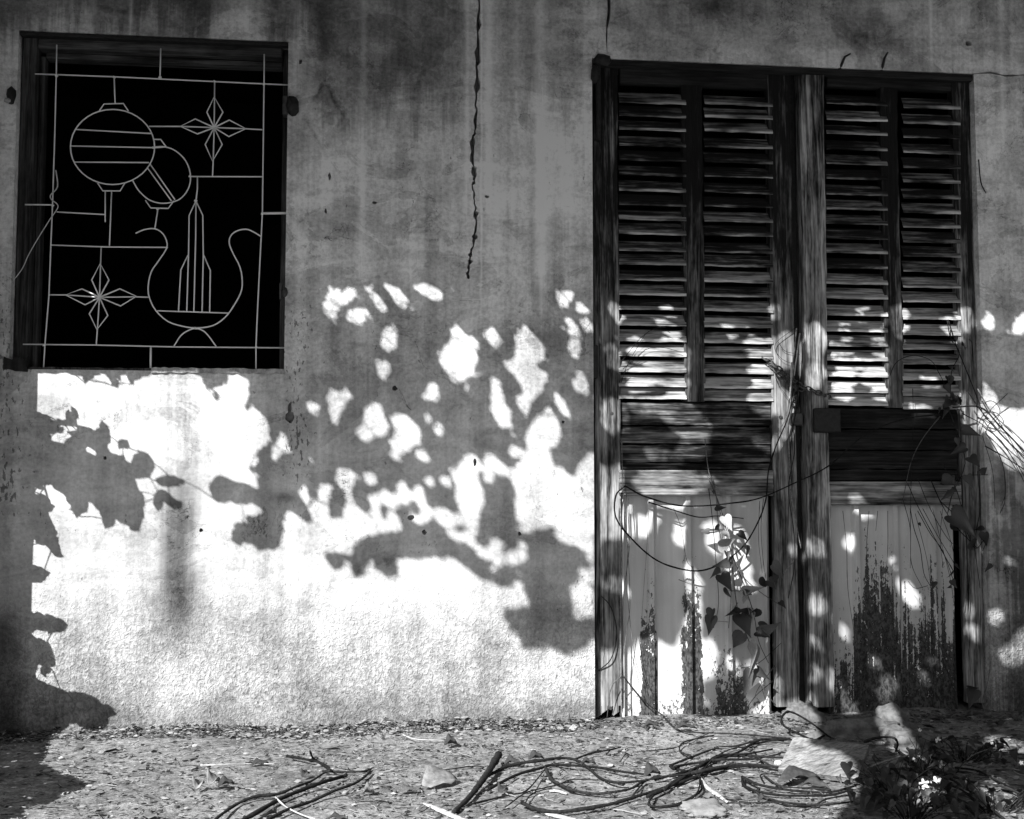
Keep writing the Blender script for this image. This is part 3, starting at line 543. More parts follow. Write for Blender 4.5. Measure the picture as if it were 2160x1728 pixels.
SHADE = [('R',q) for q in ([(0,180),(130,185),(240,240),(280,280),(350,260),(450,310),(440,370),(330,430),(250,340),(215,330),(240,400),(250,520),(400,570),(470,610),(530,690),(560,760),(560,690),(510,530),(495,400),(560,410),(660,370),(760,370),(820,440),(860,440),(850,330),(890,265),(960,350),(990,440),(970,560),(935,600),(960,660),(1060,720),(1140,720),(1200,790),(1250,840),(1265,740),(1320,670),(1430,650),(1500,720),(1515,820),(1470,930),(1340,1000),(1300,980),(1310,1060),(1370,1170),(1395,1330),(1380,1480),(1310,1600),(1245,1620),(1200,1500),(1180,1380),(1130,1380),(1090,1450),(1000,1560),(930,1560),(880,1400),(905,1270),(840,1210),(720,1270),(700,1370),(550,1470),(530,1300),(470,1200),(330,1040),(200,1040),(180,1110),(100,1050),(0,1050)],
 [(480,160),(520,85),(580,160),(595,250),(560,320),(510,340),(485,260)],[(1090,600),(1100,530),(1160,490),(1230,500),(1260,560),(1250,600)],[(1550,1000),(1620,935),(1760,960),(1900,1030),(1940,1070),(1830,1060),(1720,1040),(1640,1070)],[(1600,1390),(1520,1260),(1520,1180),(1600,1120),(1680,1150),(1780,1240),(1870,1260),(1800,1330),(1740,1330),(1690,1250),(1600,1220)],
 [(0,1180),(150,1180),(250,1240),(300,1300),(270,1370),(150,1430),(0,1430)],[(0,1450),(170,1450),(280,1540),(340,1640),(360,1740),(0,1740)])] + [('T',q) for q in ([(100,1040),(140,980),(240,960),(300,1010),(400,1020),(470,1060),(570,1080),(570,1200),(430,1215),(330,1210),(250,1190),(210,1220),(130,1170)],[(290,1480),(340,1400),(420,1410),(450,1330),(560,1360),(570,1210),(750,1260),(760,1380),(730,1400),(740,1580),(690,1640),(590,1600),(560,1660),(520,1600),(480,1540),(420,1540),(370,1600),(310,1560)],[(20,150),(40,90),(110,70),(160,30),(290,30),(260,140),(230,150),(210,90),(180,120),(165,280),(135,290),(125,130),(60,130)])] + \
 [('P',q) for q in ([(160,820),(260,790),(400,830),(520,860),(560,720),(620,640),(760,600),(880,560),(1060,530),(1160,510),(1200,430),(1160,330),(1095,230),(1180,200),(1260,150),(1330,110),(1400,140),(1455,230),(1430,300),(1350,260),(1270,260),(1290,400),(1340,480),(1440,500),(1480,400),(1620,355),(1700,400),(1760,490),(1800,600),(1850,640),(2000,650),(2110,720),(2156,800),(2156,1060),(2090,1000),(2000,950),(1900,850),(1760,850),(1560,850),(1430,940),(1350,850),(1270,890),(1180,870),(1090,820),(1110,1000),(1140,1090),(1000,1120),(900,1060),(830,1000),(790,900),(720,940),(680,1040),(640,1170),(600,1200),(550,1060),(510,900),(440,880),(390,1000),(300,1080),(260,970),(170,900)],[(1840,530),(1900,460),(1990,435),(2070,480),(1980,510)],[(910,160),(990,150),(980,300),(950,380),(920,260)])] + \
 [('Q',q) for q in ([(0,620),(100,630),(170,700),(240,780),(340,800),(310,900),(280,960),(190,920),(110,840),(0,760)],[(200,0),(560,0),(540,30),(490,80),(540,120),(575,170),(560,220),(525,280),(540,370),(575,410),(530,470),(560,550),(575,600),(565,690),(450,740),(430,700),(470,640),(430,590),(360,560),(330,620),(300,680),(240,660),(190,590),(180,540),(215,480),(230,400),(280,290),(290,220),(260,150),(205,80)],
 [(650,600),(690,570),(750,580),(830,545),(890,545),(950,620),(1010,660),(1080,650),(1150,690),(1200,760),(1200,820),(1250,830),(1250,890),(1210,850),(1130,850),(1110,900),(1140,980),(1050,1000),(1050,1100),(1030,1190),(1040,1290),(1130,1320),(1250,1300),(1255,1540),(1170,1560),(1160,1610),(1050,1620),(1035,1680),(990,1650),(970,1570),(890,1560),(820,1590),(720,1570),(660,1630),(610,1590),(600,1480),(560,1430),(490,1430),(480,1300),(420,1280),(440,1235),(560,1225),(700,1200),(640,1060),(660,950),(590,940),(540,1010),(400,1030),(360,970),(370,880),(430,830),(560,830),(660,800),(680,700),(645,650)])] + \
 [(2,q) for q in ([(100,690),(165,600),(195,640),(235,740),(200,730),(180,680)],[(100,772),(140,778),(190,805),(150,830),(100,828)],[(100,955),(170,960),(220,975),(255,1000),(230,1022),(150,1012),(100,1012)],[(100,1020),(140,1050),(145,1110),(130,1150),(135,1185),(100,1190)],[(150,1060),(175,1055),(198,1100),(196,1150),(175,1190),(155,1185),(160,1120)],[(300,20),(360,20),(352,60),(335,80),(315,80)],[(400,20),(450,20),(448,80),(432,112)],[(465,20),(512,20),(510,60),(500,102)],
 [(0,1180),(100,1180),(150,1210),(250,1250),(330,1262),(440,1320),(400,1360),(380,1400),(340,1390),(300,1370),(240,1395),(0,1410)],[(-200,1400),(240,1390),(170,1450),(130,1500),(200,1540),(320,1590),(230,1610),(170,1650),(80,1660),(-200,1640)])]
LIT = [('R',q) for q in ([(165,270),(215,300),(215,360),(225,500),(150,545),(120,510),(165,400)],[(250,390),(320,450),(400,400),(480,330),(500,400),(510,530),(570,680),(520,660),(460,580),(380,540),(270,510)],[(690,570),(760,540),(820,560),(830,680),(910,800),(890,815),(830,790),(650,790),(680,680)],[(600,860),(660,850),(680,910),(650,1070),(590,1060)],[(930,1070),(980,1060),(1000,1110),(960,1130)],[(1160,960),(1240,930),(1300,1000),(1300,1100),(1220,1160),(1170,1120)],[(820,520),(850,510),(870,550),(830,555)])] + [('Q',q) for q in ([(250,0),(350,0),(345,50),(310,75),(270,60)],[(860,800),(910,800),(960,870),(940,910),(890,880)],[(1010,1380),(1080,1380),(1090,1470),(1020,1490)])] + \
 [('T',q) for q in ([(500,210),(560,185),(640,290),(600,320),(530,280)],[(750,570),(800,580),(820,700),(810,760),(740,770),(690,840),(645,780),(690,700)],[(440,960),(490,920),(560,970),(570,1020),(520,1060),(450,1010)],[(980,270),(1030,255),(1085,310),(1060,420),(1000,380)],[(920,460),(970,450),(990,500),(960,530)],[(1030,710),(1075,700),(1100,760),(1080,820),(1035,800)],[(1005,850),(1060,840),(1085,890),(1050,930),(1005,910)],[(1150,610),(1190,610),(1195,650),(1160,660)],[(1200,220),(1290,210),(1290,330),(1260,460),(1210,470),(1195,350)])] + \
 [(2,q) for q in ([(108,1205),(140,1212),(152,1250),(115,1245)],[(195,1285),(225,1278),(232,1312),(203,1322)],[(268,1300),(300,1292),(312,1322),(280,1332)],[(150,1330),(175,1325),(180,1350),(155,1355)])] + [(4,q) for q in LIT4] + \
 [(5,q) for q in ([(372,1125),(410,1108),(442,1130),(460,1170),(420,1180),(385,1155)],[(270,1115),(330,1120),(320,1135),(275,1130)],[(330,1180),(380,1190),(460,1240),(480,1275),(420,1280),(390,1240)],[(240,1290),(300,1285),(335,1340),(400,1290),(450,1300),(515,1320),(515,1480),(430,1475),(420,1400),(330,1395),(250,1390),(235,1340)],
 [(235,1410),(515,1415),(515,1540),(400,1545),(420,1510),(370,1490),(330,1510),(235,1530)],[(345,1560),(515,1560),(515,1610),(400,1640),(330,1610)],[(768,1105),(812,1098),(812,1145),(770,1142)],[(870,1130),(905,1130),(922,1205),(880,1208),(868,1170)],[(645,1240),(690,1228),(727,1255),(715,1290),(660,1290)],[(765,1245),(805,1238),(818,1283),(768,1282)],
 [(740,1320),(790,1290),(905,1290),(905,1350),(780,1350)],[(770,1360),(905,1360),(905,1625),(800,1625),(770,1570),(800,1490),(770,1430)],[(905,1270),(1010,1270),(1010,1420),(905,1420)],[(905,1500),(990,1560),(980,1740),(920,1740)],[(140,1120),(190,1115),(215,1180),(200,1240),(165,1190)],[(130,1330),(170,1310),(215,1380),(215,1440),(160,1420)],[(560,1560),(605,1550),(605,1610),(570,1610)])] + \
 [(7,q) for q in ([(105,20),(130,0),(200,10),(205,100),(150,140),(108,120)],[(100,290),(200,260),(205,440),(205,560),(105,575)],[(110,770),(150,720),(205,725),(205,785)],[(105,1030),(205,1005),(205,1400),(105,1400)],[(205,10),(360,10),(440,60),(500,40),(560,120),(500,150),(400,130),(330,60),(210,40)],[(400,190),(440,150),(540,165),(530,210),(460,230),(400,230)],[(250,200),(330,180),(395,205),(320,240)],
 [(690,150),(825,160),(825,220),(760,205)],[(230,350),(300,305),(560,310),(600,345),(520,380),(440,420),(300,410)],[(215,460),(330,450),(310,520),(250,545),(215,530)],[(390,470),(440,480),(430,560),(402,590),(385,540)],[(430,660),(495,655),(495,870),(450,790)],[(500,480),(560,470),(570,600),(520,600)],[(590,500),(660,480),(690,620),(700,760),(620,740),(590,640)],
 [(440,870),(490,860),(495,990),(420,1000),(390,985)],[(215,960),(330,955),(390,1000),(490,1010),(495,1400),(215,1400)],[(500,960),(555,955),(560,1100),(500,1110)],[(600,1030),(650,1040),(640,1115),(608,1080)],[(680,1040),(745,1050),(745,1150),(700,1125)],[(720,1150),(825,1095),(830,1290),(700,1320),(660,1345),(720,1230)],[(860,590),(900,580),(905,650),(870,660)],[(960,830),(1000,820),(1005,880),(965,890)],[(660,420),(740,430),(740,450),(670,455)],[(840,1240),(960,1200),(990,1260),(900,1330),(830,1310)])] + \
 [(6,q) for q in ([(320,1070),(350,1055),(430,1065),(420,1085),(510,1080),(500,1100),(340,1095)],[(350,1120),(428,1112),(420,1150),(380,1168)],[(520,1120),(570,1103),(605,1160),(605,1240),(570,1295),(540,1270),(523,1200)],[(790,1150),(880,1152),(914,1190),(900,1235),(870,1262),(740,1245),(760,1215),(830,1200)],[(162,1270),(200,1243),(252,1290),(257,1340),(230,1400),(252,1480),(205,1565),(160,1545),(182,1400),(163,1330)],
 [(275,1190),(330,1200),(340,1222),(280,1226)],[(385,1178),(422,1190),(410,1203)],[(480,1200),(522,1183),(525,1228),(490,1218)],[(300,1250),(356,1253),(352,1302),(303,1292)],[(428,1292),(443,1253),(492,1253),(502,1302)],[(268,1308),(320,1320),(370,1345),(268,1362)],[(430,1330),(525,1318),(525,1367),(440,1352)],[(273,1390),(525,1383),(525,1432),(460,1422),(280,1432)],[(268,1450),(525,1438),(525,1500),(400,1492),(370,1460),(330,1502),(268,1502)],
 [(268,1513),(362,1518),(362,1562),(268,1552)],[(428,1520),(525,1508),(522,1572),(440,1552)],[(638,1265),(680,1260),(692,1290),(650,1302)],[(698,1340),(760,1348),(742,1372)],[(770,1253),(850,1268),(850,1312),(800,1292)],[(650,1458),(742,1468),(742,1502),(660,1502)],[(608,1600),(700,1588),(742,1620),(620,1638)],[(848,1488),(890,1580),(940,1640),(890,1740),(840,1640)],
 [(945,1262),(960,1235),(985,1232),(1006,1260),(995,1290),(960,1292)],[(955,1200),(988,1192),(998,1213),(962,1218)],[(1080,1290),(1110,1262),(1140,1180),(1170,1200),(1150,1300),(1110,1317)],[(945,1340),(970,1330),(972,1382),(950,1392)],[(950,1530),(985,1540),(1010,1600),(1020,1640),(1136,1650),(1200,1740),(940,1740)])] + \
 [(8,q) for q in ([(870,30),(930,80),(960,130),(1060,70),(1060,330),(960,330),(900,230),(870,150)],[(940,680),(985,638),(992,700),(950,732)],[(1000,600),(1050,595),(1050,655)],[(878,900),(940,878),(957,910),(890,947)],[(898,1080),(960,1040),(1050,930),(1050,1080),(960,1112)],[(888,1145),(915,1115),(943,1140),(935,1170),(905,1174)],[(133,590),(220,598),(227,650),(138,662)],[(133,840),(225,818),(227,882),(138,892)],[(142,1130),(175,1094),(210,1125),(200,1162),(160,1166)],[(160,980),(222,1000),(215,1050),(180,1040)],
 [(768,830),(802,828),(802,882),(773,892)],[(768,920),(830,918),(852,982),(780,972)],[(298,420),(360,398),(413,430),(350,462)],[(268,540),(310,528),(332,570),(300,602),(273,582)],[(290,508),(392,503),(370,527),(320,527)],[(448,598),(492,640),(470,672),(438,640)],[(653,618),(692,650),(692,692),(658,672)],[(500,718),(582,728),(572,842),(510,802)],[(263,898),(302,898),(290,962),(250,962)],[(358,1008),(420,1028),(432,1082),(380,1062)],[(560,1110),(595,1074),(632,1108),(600,1146)],[(615,1040),(645,1008),(676,1040),(648,1072)],
 [(428,1110),(480,1098),(502,1160),(450,1212),(420,1202)],[(480,1240),(505,1213),(532,1240),(505,1268)],[(268,1200),(330,1218),(342,1272),(290,1282)],[(233,1098),(292,1170),(270,1212),(233,1182)],[(468,1340),(520,1318),(562,1400),(640,1500),(540,1480),(480,1430)],[(858,1400),(930,1388),(1050,1440),(1000,1462),(900,1432)],[(850,1600),(930,1560),(960,1610),(1060,1640),(1060,1760),(940,1760),(870,1660)],[(640,1560),(680,1540),(700,1620),(650,1700),(620,1650)],[(150,1420),(250,1420),(370,1440),(370,1470),(300,1450),(200,1500),(370,1540),(370,1580),(60,1530),(70,1420)],[(870,1590),(925,1570),(930,1600),(890,1620)],[(560,1620),(600,1600),(640,1640),(590,1660)])]
Q = 4; U0, V0 = -400, 380; GW, GH = (2900-U0)//Q, (1960-V0)//Q
gu, gv = np.meshgrid(U0+Q*(np.arange(GW)+.5), V0+Q*(np.arange(GH)+.5))
def fill(poly, arr, val):
    P = np.array(poly); x0, y0 = P.min(0); x1, y1 = P.max(0)
    i0, i1 = max(int((x0-U0)/Q),0), min(int((x1-U0)/Q)+2, GW); j0, j1 = max(int((y0-V0)/Q),0), min(int((y1-V0)/Q)+2, GH)
    if i1 <= i0 or j1 <= j0: return
    gx_, gy_ = gu[j0:j1,i0:i1], gv[j0:j1,i0:i1]; ins = np.zeros(gx_.shape, bool); n = len(P)
    for i in range(n):
        xa, ya = P[i]; xb, yb = P[(i+1) % n]
        if ya == yb: continue
        c = ((ya > gy_) != (yb > gy_)) & (gx_ < (xb-xa)*(gy_-ya)/(yb-ya)+xa); ins ^= c
    arr[j0:j1,i0:i1][ins] = val
lit = np.zeros((GH, GW), bool); fill(FIELD, lit, True)
for c, q in SHADE: fill(cp(c, q), lit, False)
for c, q in LIT: fill(cp(c, q), lit, True)
far = (gu > 2200) & (gv > 620); dap = np.sin(gu/37+1.3*np.sin(gv/61))+np.sin(gv/43+1.7*np.sin(gu/71))+.6*np.sin(gu/17+gv/23)
lit[far & (dap > .75)] = True; field0 = lit.copy()
er = lit.copy(); er[1:-1,1:-1] &= lit[:-2,1:-1]&lit[2:,1:-1]&lit[1:-1,:-2]&lit[1:-1,2:]; grow_ = (gu < 1250)&((gv > 1030)|(gu < 470)); lit[grow_] = er[grow_]
lit[gu < 40] = False
litx = lit | (gv < 540)      # above that line the eave shades the wall; leaves are not needed there
need = ~lit & (gv > 585) & (gu > -60) & (gu < 2750) & (gv < 1860); need[(gu < 66) & (gv > 780)] = False
need |= (gu < 150) & (gu > -150) & (gv > 1270) & (gv < 1720) & ~lit
BASEV = 1522
def surf(u, v): return W(u, v) if v < BASEV else G(u, v)
def to_pix(P):     # follow the sun ray down to wall or ground, give photo pixels
    t1 = np.where(P[:,1] < 0, -P[:,1]/-S[1], 0); t2 = P[:,2]/S[2]; t = np.minimum(t1, t2)
    H = P-S[None,:]*t[:,None]; a, b, _ = pix(H); return a, b
e1 = np.cross(S, (0,0,1)); e1 /= np.linalg.norm(e1); e2 = np.cross(e1, S)
tt = np.linspace(0, 1, 9); hw = .5*np.sin(np.pi*tt**.85)**.8*.52    # leaf half width along its length
smp = np.array([(t-.5, k*h*.92) for t, h in zip(tt, hw) for k in (-1,-.5,0,.5,1)])
def out_of_view(C_, r):
    a, b, d = pix(C_)
    if d < .25: return True
    m_ = r*F/d+45; return a < -m_ or a > 2160+m_ or b < -m_
cov = np.zeros((GH, GW), bool); leaves = []
order = np.argwhere(need); rng.shuffle(order)
SIZES = (.17,.135,.105,.075,.052,.032)
TR = 6; SZ = np.repeat(np.array(SIZES), TR); NB = len(SZ)
def try_leaf(j, i):
    u, v = gu[j,i], gv[j,i]; Qp = surf(u, v); s0 = .35
    while s0 < 4.5 and not out_of_view(Qp+S*s0, .06): s0 += .08
    if s0 >= 4.5: return None, None
    s_ = s0+(SZ-.06)*.9+rng.random(NB)*(.12 if u < 620 else .20); C_ = Qp+S*s_[:,None]
    th = rng.random(NB)*2*math.pi; tl = rng.normal(0,.42,(NB,2)); nrm = S+e1*tl[:,:1]+e2*tl[:,1:]; nrm /= np.linalg.norm(nrm, axis=1)[:,None]
    d = e1*np.cos(th)[:,None]+e2*np.sin(th)[:,None]; d -= nrm*(d*nrm).sum(1)[:,None]; d /= np.linalg.norm(d, axis=1)[:,None]; sd = np.cross(nrm, d)
    off = (rng.random((NB,2))-.5)*np.array((.7,.25)); C_ = C_+d*(off[:,:1]*SZ[:,None])+sd*(off[:,1:]*SZ[:,None])
    P = C_[:,None,:]+d[:,None,:]*(smp[None,:,:1]*SZ[:,None,None])+sd[:,None,:]*(smp[None,:,1:]*SZ[:,None,None])
    a, b = to_pix(P.reshape(-1,3)); ii = np.clip(((a-U0)/Q).astype(int), 0, GW-1); jj = np.clip(((b-V0)/Q).astype(int), 0, GH-1)
    fr = lit[jj,ii].reshape(NB,-1).mean(1); lim = np.where(SZ > .05, .03, .07) if u > 640 else np.where(SZ > .05, .05, .12)
    ok = (fr <= lim)&(P[:,:,2].min(1) > .02)
    if u < 280 and v > 1380: ok &= SZ < .1
    for k in np.flatnonzero(ok):
        if out_of_view(C_[k], SZ[k]*.55): return (C_[k], d[k], sd[k], nrm[k], float(SZ[k]), u), P[k]
    return None, None
for (j, i) in order:
    if cov[j,i]: continue
    lf, P = try_leaf(j, i)
    if lf is None: continue
    leaves.append(lf); n5 = len(tt); a, b = to_pix(P.reshape(n5,5,3)[:, [0,4]].reshape(-1,3)); a = a.reshape(n5,2); b = b.reshape(n5,2)
    fill(list(zip(a[:,0],b[:,0]))+list(zip(a[::-1,1],b[::-1,1])), cov, True); cov[j,i] = True
def crown_mesh(ls):
    m = MB()
    for C_, d, sd, nrm, L, u in ls:
        cv = rng.normal(.12,.08)*L; vs = []
        for t, h in zip(tt[::2], hw[::2]):
            p = C_+d*(t-.5)*L-nrm*cv*4*(t-.5)**2
            vs += [p+sd*h*L+nrm*h*L*.25, p, p-sd*h*L+nrm*h*L*.25]
        k = len(tt[::2]); m.add(vs, [q for i in range(k-1) for q in ((3*i,3*i+1,3*i+4,3*i+3),(3*i+1,3*i+2,3*i+5,3*i+4))])
    return m
def grow(name, ls, trunk, limbs, label):
    base = trunk[0]; root = empty(name, label, 'tree', tuple(base)); off = np.array(base)
    def lo(P): return [np.array(p)-off for p in P]
    m = MB(); m.tube(lo(smooth_line(trunk, 4)), trunk_r[name][0], 10, trunk_r[name][1]); m.build('trunk', M['bark'], root, True)
    nodes = []
    for lb in limbs:
        P = smooth_line(lb, 6); m = MB(); m.tube(lo(P), trunk_r[name][1]*.8, 7, .008); m.build('limb', M['bark'], root, True); nodes += [np.array(p) for p in P]
    # twigs: every leaf stalk joins the nearest twig already grown
    tips = np.array([C_-d*L*.5 for C_, d, sd, nrm, L, u in ls]); n = len(tips); best = np.full(n, 1e9); par = np.zeros((n,3)); done = np.zeros(n, bool)
    def clear(p):
        ok = np.ones(n, bool)
        for f__ in (.2,.4,.6,.8):
            Mp = tips*f__+p*(1-f__)+np.array((0,0,.03)); a, b, d_ = pix(Mp); ok &= (d_ < .2)|(a < -25)|(a > 2185)|(b < -25)
        return ok
    for p in nodes:
        dd = np.linalg.norm(tips-p, axis=1)+np.where(clear(p), 0, 50); q = dd < best; best[q] = dd[q]; par[q] = p
    m = MB()
    for _ in range(n):
        i = int(np.argmin(np.where(done, 1e9, best))); done[i] = True
        if best[i] > 40: continue
        a, b = par[i], tips[i]; Ld = np.linalg.norm(b-a)
        mid = (a+b)/2+np.array((0,0,.06*Ld)); m.tube(lo([a, mid, b]), .0035 if Ld > .25 else .002, 4, .0014, False)
        dd = np.linalg.norm(tips-b, axis=1)+np.where(clear(b), 0, 50); q = (~done)&(dd < best); best[q] = dd[q]; par[q] = b
    m.build('twigs', M['bark'], root)
    me = crown_mesh([(C_-off, d, sd, nrm, L, u) for C_, d, sd, nrm, L, u in ls]); me.build('crown', M['crown'], root, True)
trunk_r = {'shade_tree':(.13,.07), 'shrub':(.03,.018)}
big = [l for l in leaves if l[5] >= 620]; small = [l for l in leaves if l[5] < 620]
grow('shade_tree', big, [(-3.7,-2.1,0),(-3.65,-2.1,1.3),(-3.75,-2.05,2.6),(-3.5,-2.0,3.6)], [[(-3.5,-2.0,3.6),(-2.4,-1.8,3.95),(-1.2,-1.6,3.95),(.1,-1.7,4.05),(1.2,-1.7,4.1)], [(-2.4,-1.8,3.95),(-1.6,-1.3,3.45),(-.9,-1.25,3.35),(-.2,-1.2,3.4)]], 'leafy tree beyond the left edge, casting the dappled shade on wall and door')
grow('shrub', small, [(-2.15,-.8,0),(-2.13,-.78,.6),(-2.16,-.76,1.2),(-2.1,-.76,1.7)], [[(-2.13,-.78,.6),(-2.05,-.75,.95),(-1.92,-.72,1.25)], [(-2.1,-.76,1.7),(-2.0,-.75,1.9),(-1.85,-.74,2.1)]], 'broad-leaved shrub beyond the left edge, casting leaf shadows below the window')

# ---------------------------------------------------------------- litter
def litter(n, smin, smax, name, mat, label, xr, yr, seed, pile=.0):
    r_ = np.random.default_rng(seed); m = MB(); V = []; Fc = []
    x = r_.uniform(*xr, n); y = yr[1]-(yr[1]-yr[0])*r_.random(n)**1.0; th = r_.random(n)*6.283; L = smin+(smax-smin)*r_.random(n)**2.6; wd = L*r_.uniform(.18,.55,n); ti = r_.normal(0,.35,n); cu = r_.uniform(-.1,.35,n); z = gh(x, y)+.001+r_.random(n)*(.004+pile*np.exp(y/.05))
    kp = r_.random(n) < np.clip(.62+.30*np.sin(x*5.1+2*np.sin(y*4.3))*np.cos(y*7.7+x*2.9)+.25*np.exp(y/.10), .12, 1); x, y, th, L, wd, ti, cu, z = (q[kp] for q in (x, y, th, L, wd, ti, cu, z)); n = len(x)
    c, s_ = np.cos(th), np.sin(th); l = L/2; w_ = wd/2; out = []
    for a, k, hz in ((-1,0,0*cu),(-.2,1,cu),(-.2,-1,cu*.3),(.45,.85,cu*.8),(.45,-.7,cu*.5),(1,0,ti*.6)):
        px_, py_ = a*l, k*w_; out.append(np.stack([x+px_*c-py_*s_, np.minimum(y+px_*s_+py_*c, -.004), z+np.maximum(hz*l+ti*py_, -.001)+.001], -1))
    V = np.stack(out, 1).reshape(-1, 3).tolist(); Fc = [f__ for b in range(0, 6*n, 6) for f__ in ((b,b+2,b+1),(b+1,b+2,b+4,b+3),(b+3,b+4,b+5))]
    m.v = V; m.f = Fc; return m.build(name, M[mat], None, label=label, cat='litter', kind='stuff')
litter(60000, .003, .024, 'leaf_litter', 'chip', 'fine dry chips and leaf fragments scattered over the ground', (-2.0,3.0), (-1.75,-.012), 5)
litter(1100, .02, .07, 'dead_leaf_litter', 'dry', 'small curled dead leaves lying among the ground chips', (-2.0,3.0), (-1.75,-.02), 9)
litter(2600, .012, .07, 'dark_leaf_litter', 'dryd', 'dark leaf debris under the vines by the right door leaf, thickened to deepen the shade', (1.35,2.9), (-1.6,-.05), 12)  # dark debris, spread thickly so its colour deepens the shade here

def straws(n, seed):
    r_ = random.Random(seed); m = MB()
    for _ in range(n):
        x, y, a, L = r_.uniform(-1.9,2.9), r_.uniform(-1.7,-.03), r_.uniform(0,6.28), r_.uniform(.02,.09)*r_.uniform(.4,1); c = r_.uniform(-.5,.5); P = []
        for t in (-.5,-.17,.17,.5):
            aa = a+c*t; px_, py_ = x+math.cos(aa)*t*L, min(y+math.sin(aa)*t*L, -.006); P.append((px_, py_, float(gh(px_, py_))+.004+.004*r_.random()))
        m.tube(P, r_.uniform(.0005,.0013), 4, None, False)
    m.build('straw_litter', M['chip'], None, label='thin straws and twig bits strewn over the ground', cat='litter', kind='stuff')
straws(1800, 21)
litter(9000, .004, .032, 'debris', 'chip', 'chips and crumbs of plaster heaped along the foot of the wall', (-2.0,.75), (-.13,-.006), 33, .014)
litter(5000, .004, .032, 'debris', 'dryd', 'dark crumbs and leaf bits heaped along the foot of the wall and door', (-2.0,2.8), (-.16,-.006), 34, .012)
# ---------------------------------------------------------------- vines lying on the ground
def gpt(c, q, lift): u, v = cp(c, [q])[0]; p = G(u, v, lift); p[1] = min(p[1], -.02); p[2] = float(gh(p[0], p[1]))+lift; return p
def gvine(c, pts, r, mat='vine', label=None, group='dry vine stems tangled on the ground', lift=None, seed=0):
    r_ = random.Random(seed+len(pts)*13+int(pts[0][0])); P = [gpt(c, q, r+.002+(r_.random()*.012 if lift is None else lift[i])) for i, q in enumerate(pts)]
    m = MB(); m.tube(smooth_line(P, 6), r, 6, r*.7, True, .16); return m.build('vine_stem', M[mat], None, True, label=label or 'dry brown vine stem in the tangle on the ground before the door', cat='vine', group=group)
g2_ = 'cut stems at the bottom left'
gvine('A', [(430,960),(470,887),(600,800),(730,755),(880,735),(1000,690),(1100,630),(1180,570),(1220,555)], .0042, label='dark stem reaching from the bottom edge, left of three parallel stems', group=g2_)
gvine('A', [(600,930),(650,887),(750,840),(900,770),(1050,710),(1180,650),(1300,600),(1325,592)], .006, label='thick dark stem, middle of the three parallel stems at the bottom left', group=g2_)
gvine('A', [(740,930),(800,887),(950,830),(1100,780),(1250,715),(1380,650),(1450,590),(1480,550)], .0045, label='dark bowed stem, right of the three parallel stems at the bottom left', group=g2_)
gvine('A', [(940,480),(1060,487),(1150,500),(1220,545),(1230,555)], .004, label='short dark twig pointing left at the top of the three parallel stems', group=g2_)
gvine('A', [(1090,430),(1110,475),(1160,500),(1225,530)], .0032, label='short dark twig standing up at the top of the three parallel stems', group=g2_, lift=[.04,.015,.004,.002])
gvine('A', [(1170,555),(1300,560),(1430,555),(1485,540)], .0038, label='dark twig lying across the tops of the three parallel stems', group=g2_)
gvine('A', [(380,535),(500,540),(700,530),(860,520)], .0018, 'pale', 'thin pale straw lying left of the dark twigs', 'pale straws')
gvine('A', [(865,760),(930,815),(1030,855),(1160,890),(1230,930)], .0022, 'pale', 'pale thin straw crossing the bowed stem near the bottom edge', 'pale straws')
gvine('A', [(1690,320),(1780,355),(1960,380)], .0017, 'pale', 'thin straw pointing at a dark clump near the foot of the wall', 'pale straws')
BN = ['longest thick vine sweeping along the bottom centre up to the bundle', 'vine sagging in a shallow curve just above the longest bottom vine', 'vine running nearly level right from the middle of the stick', 'topmost vine arching over the ground right of the stick', 'short thin stem lying left of the stick behind the curled leaf', 'straight stem slanting up to the foot of the left stile', 'thin stem crossing the vines low beside the stick', 'thin stem fanning out from the lower end of the stick', 'small open vine loop under the start of the bundle', 'hair-thin stem on the ground before the left metal panel', 'tiny hooked stem on the ground below the left stile', 'short thin curl above the left end of the longest vine', 'short twig joining two vines under the bundle']
for q, r in (([(720,1025),(830,1070),(1000,1100),(1200,1090),(1400,1060),(1600,1010),(1750,960),(1900,900),(2156,800),(2300,760)],.0055), ([(900,790),(940,870),(1000,900),(1100,940),(1250,975),(1400,975),(1550,940),(1650,890),(1800,850),(2000,830)],.0042),
   ([(460,950),(560,890),(700,840),(850,800),(950,780),(1100,780),(1300,790),(1500,820),(1700,840)],.0042), ([(450,840),(600,780),(750,750),(900,740),(1050,730),(1150,750),(1230,800),(1320,860),(1450,890),(1680,885)],.0045), ([(50,780),(150,770),(350,760),(430,770)],.0022), ([(1120,735),(1250,680),(1400,630),(1470,610)],.003),
   ([(620,1040),(750,960),(900,920),(1000,905),(1100,870),(1300,870)],.002), ([(330,1050),(500,1010),(640,980),(760,940),(900,800)],.0026), ([(1720,1000),(1690,1050),(1700,1090),(1850,1095),(1980,1040),(2060,950),(2070,850)],.003), ([(1560,640),(1700,630),(1900,595)],.0014), ([(1470,640),(1510,650),(1490,690),(1465,740)],.0018), ([(750,1030),(780,980),(830,950),(950,930)],.0018), ([(1560,1000),(1590,960),(1650,900),(1700,880)],.0025)): gvine('B', q, r, label=BN.pop(0))
gvine('C', [(0,330),(80,390),(200,400),(400,420),(600,435),(760,440)], .003, label='long vine lying along the foot of the left metal panel', group=None)
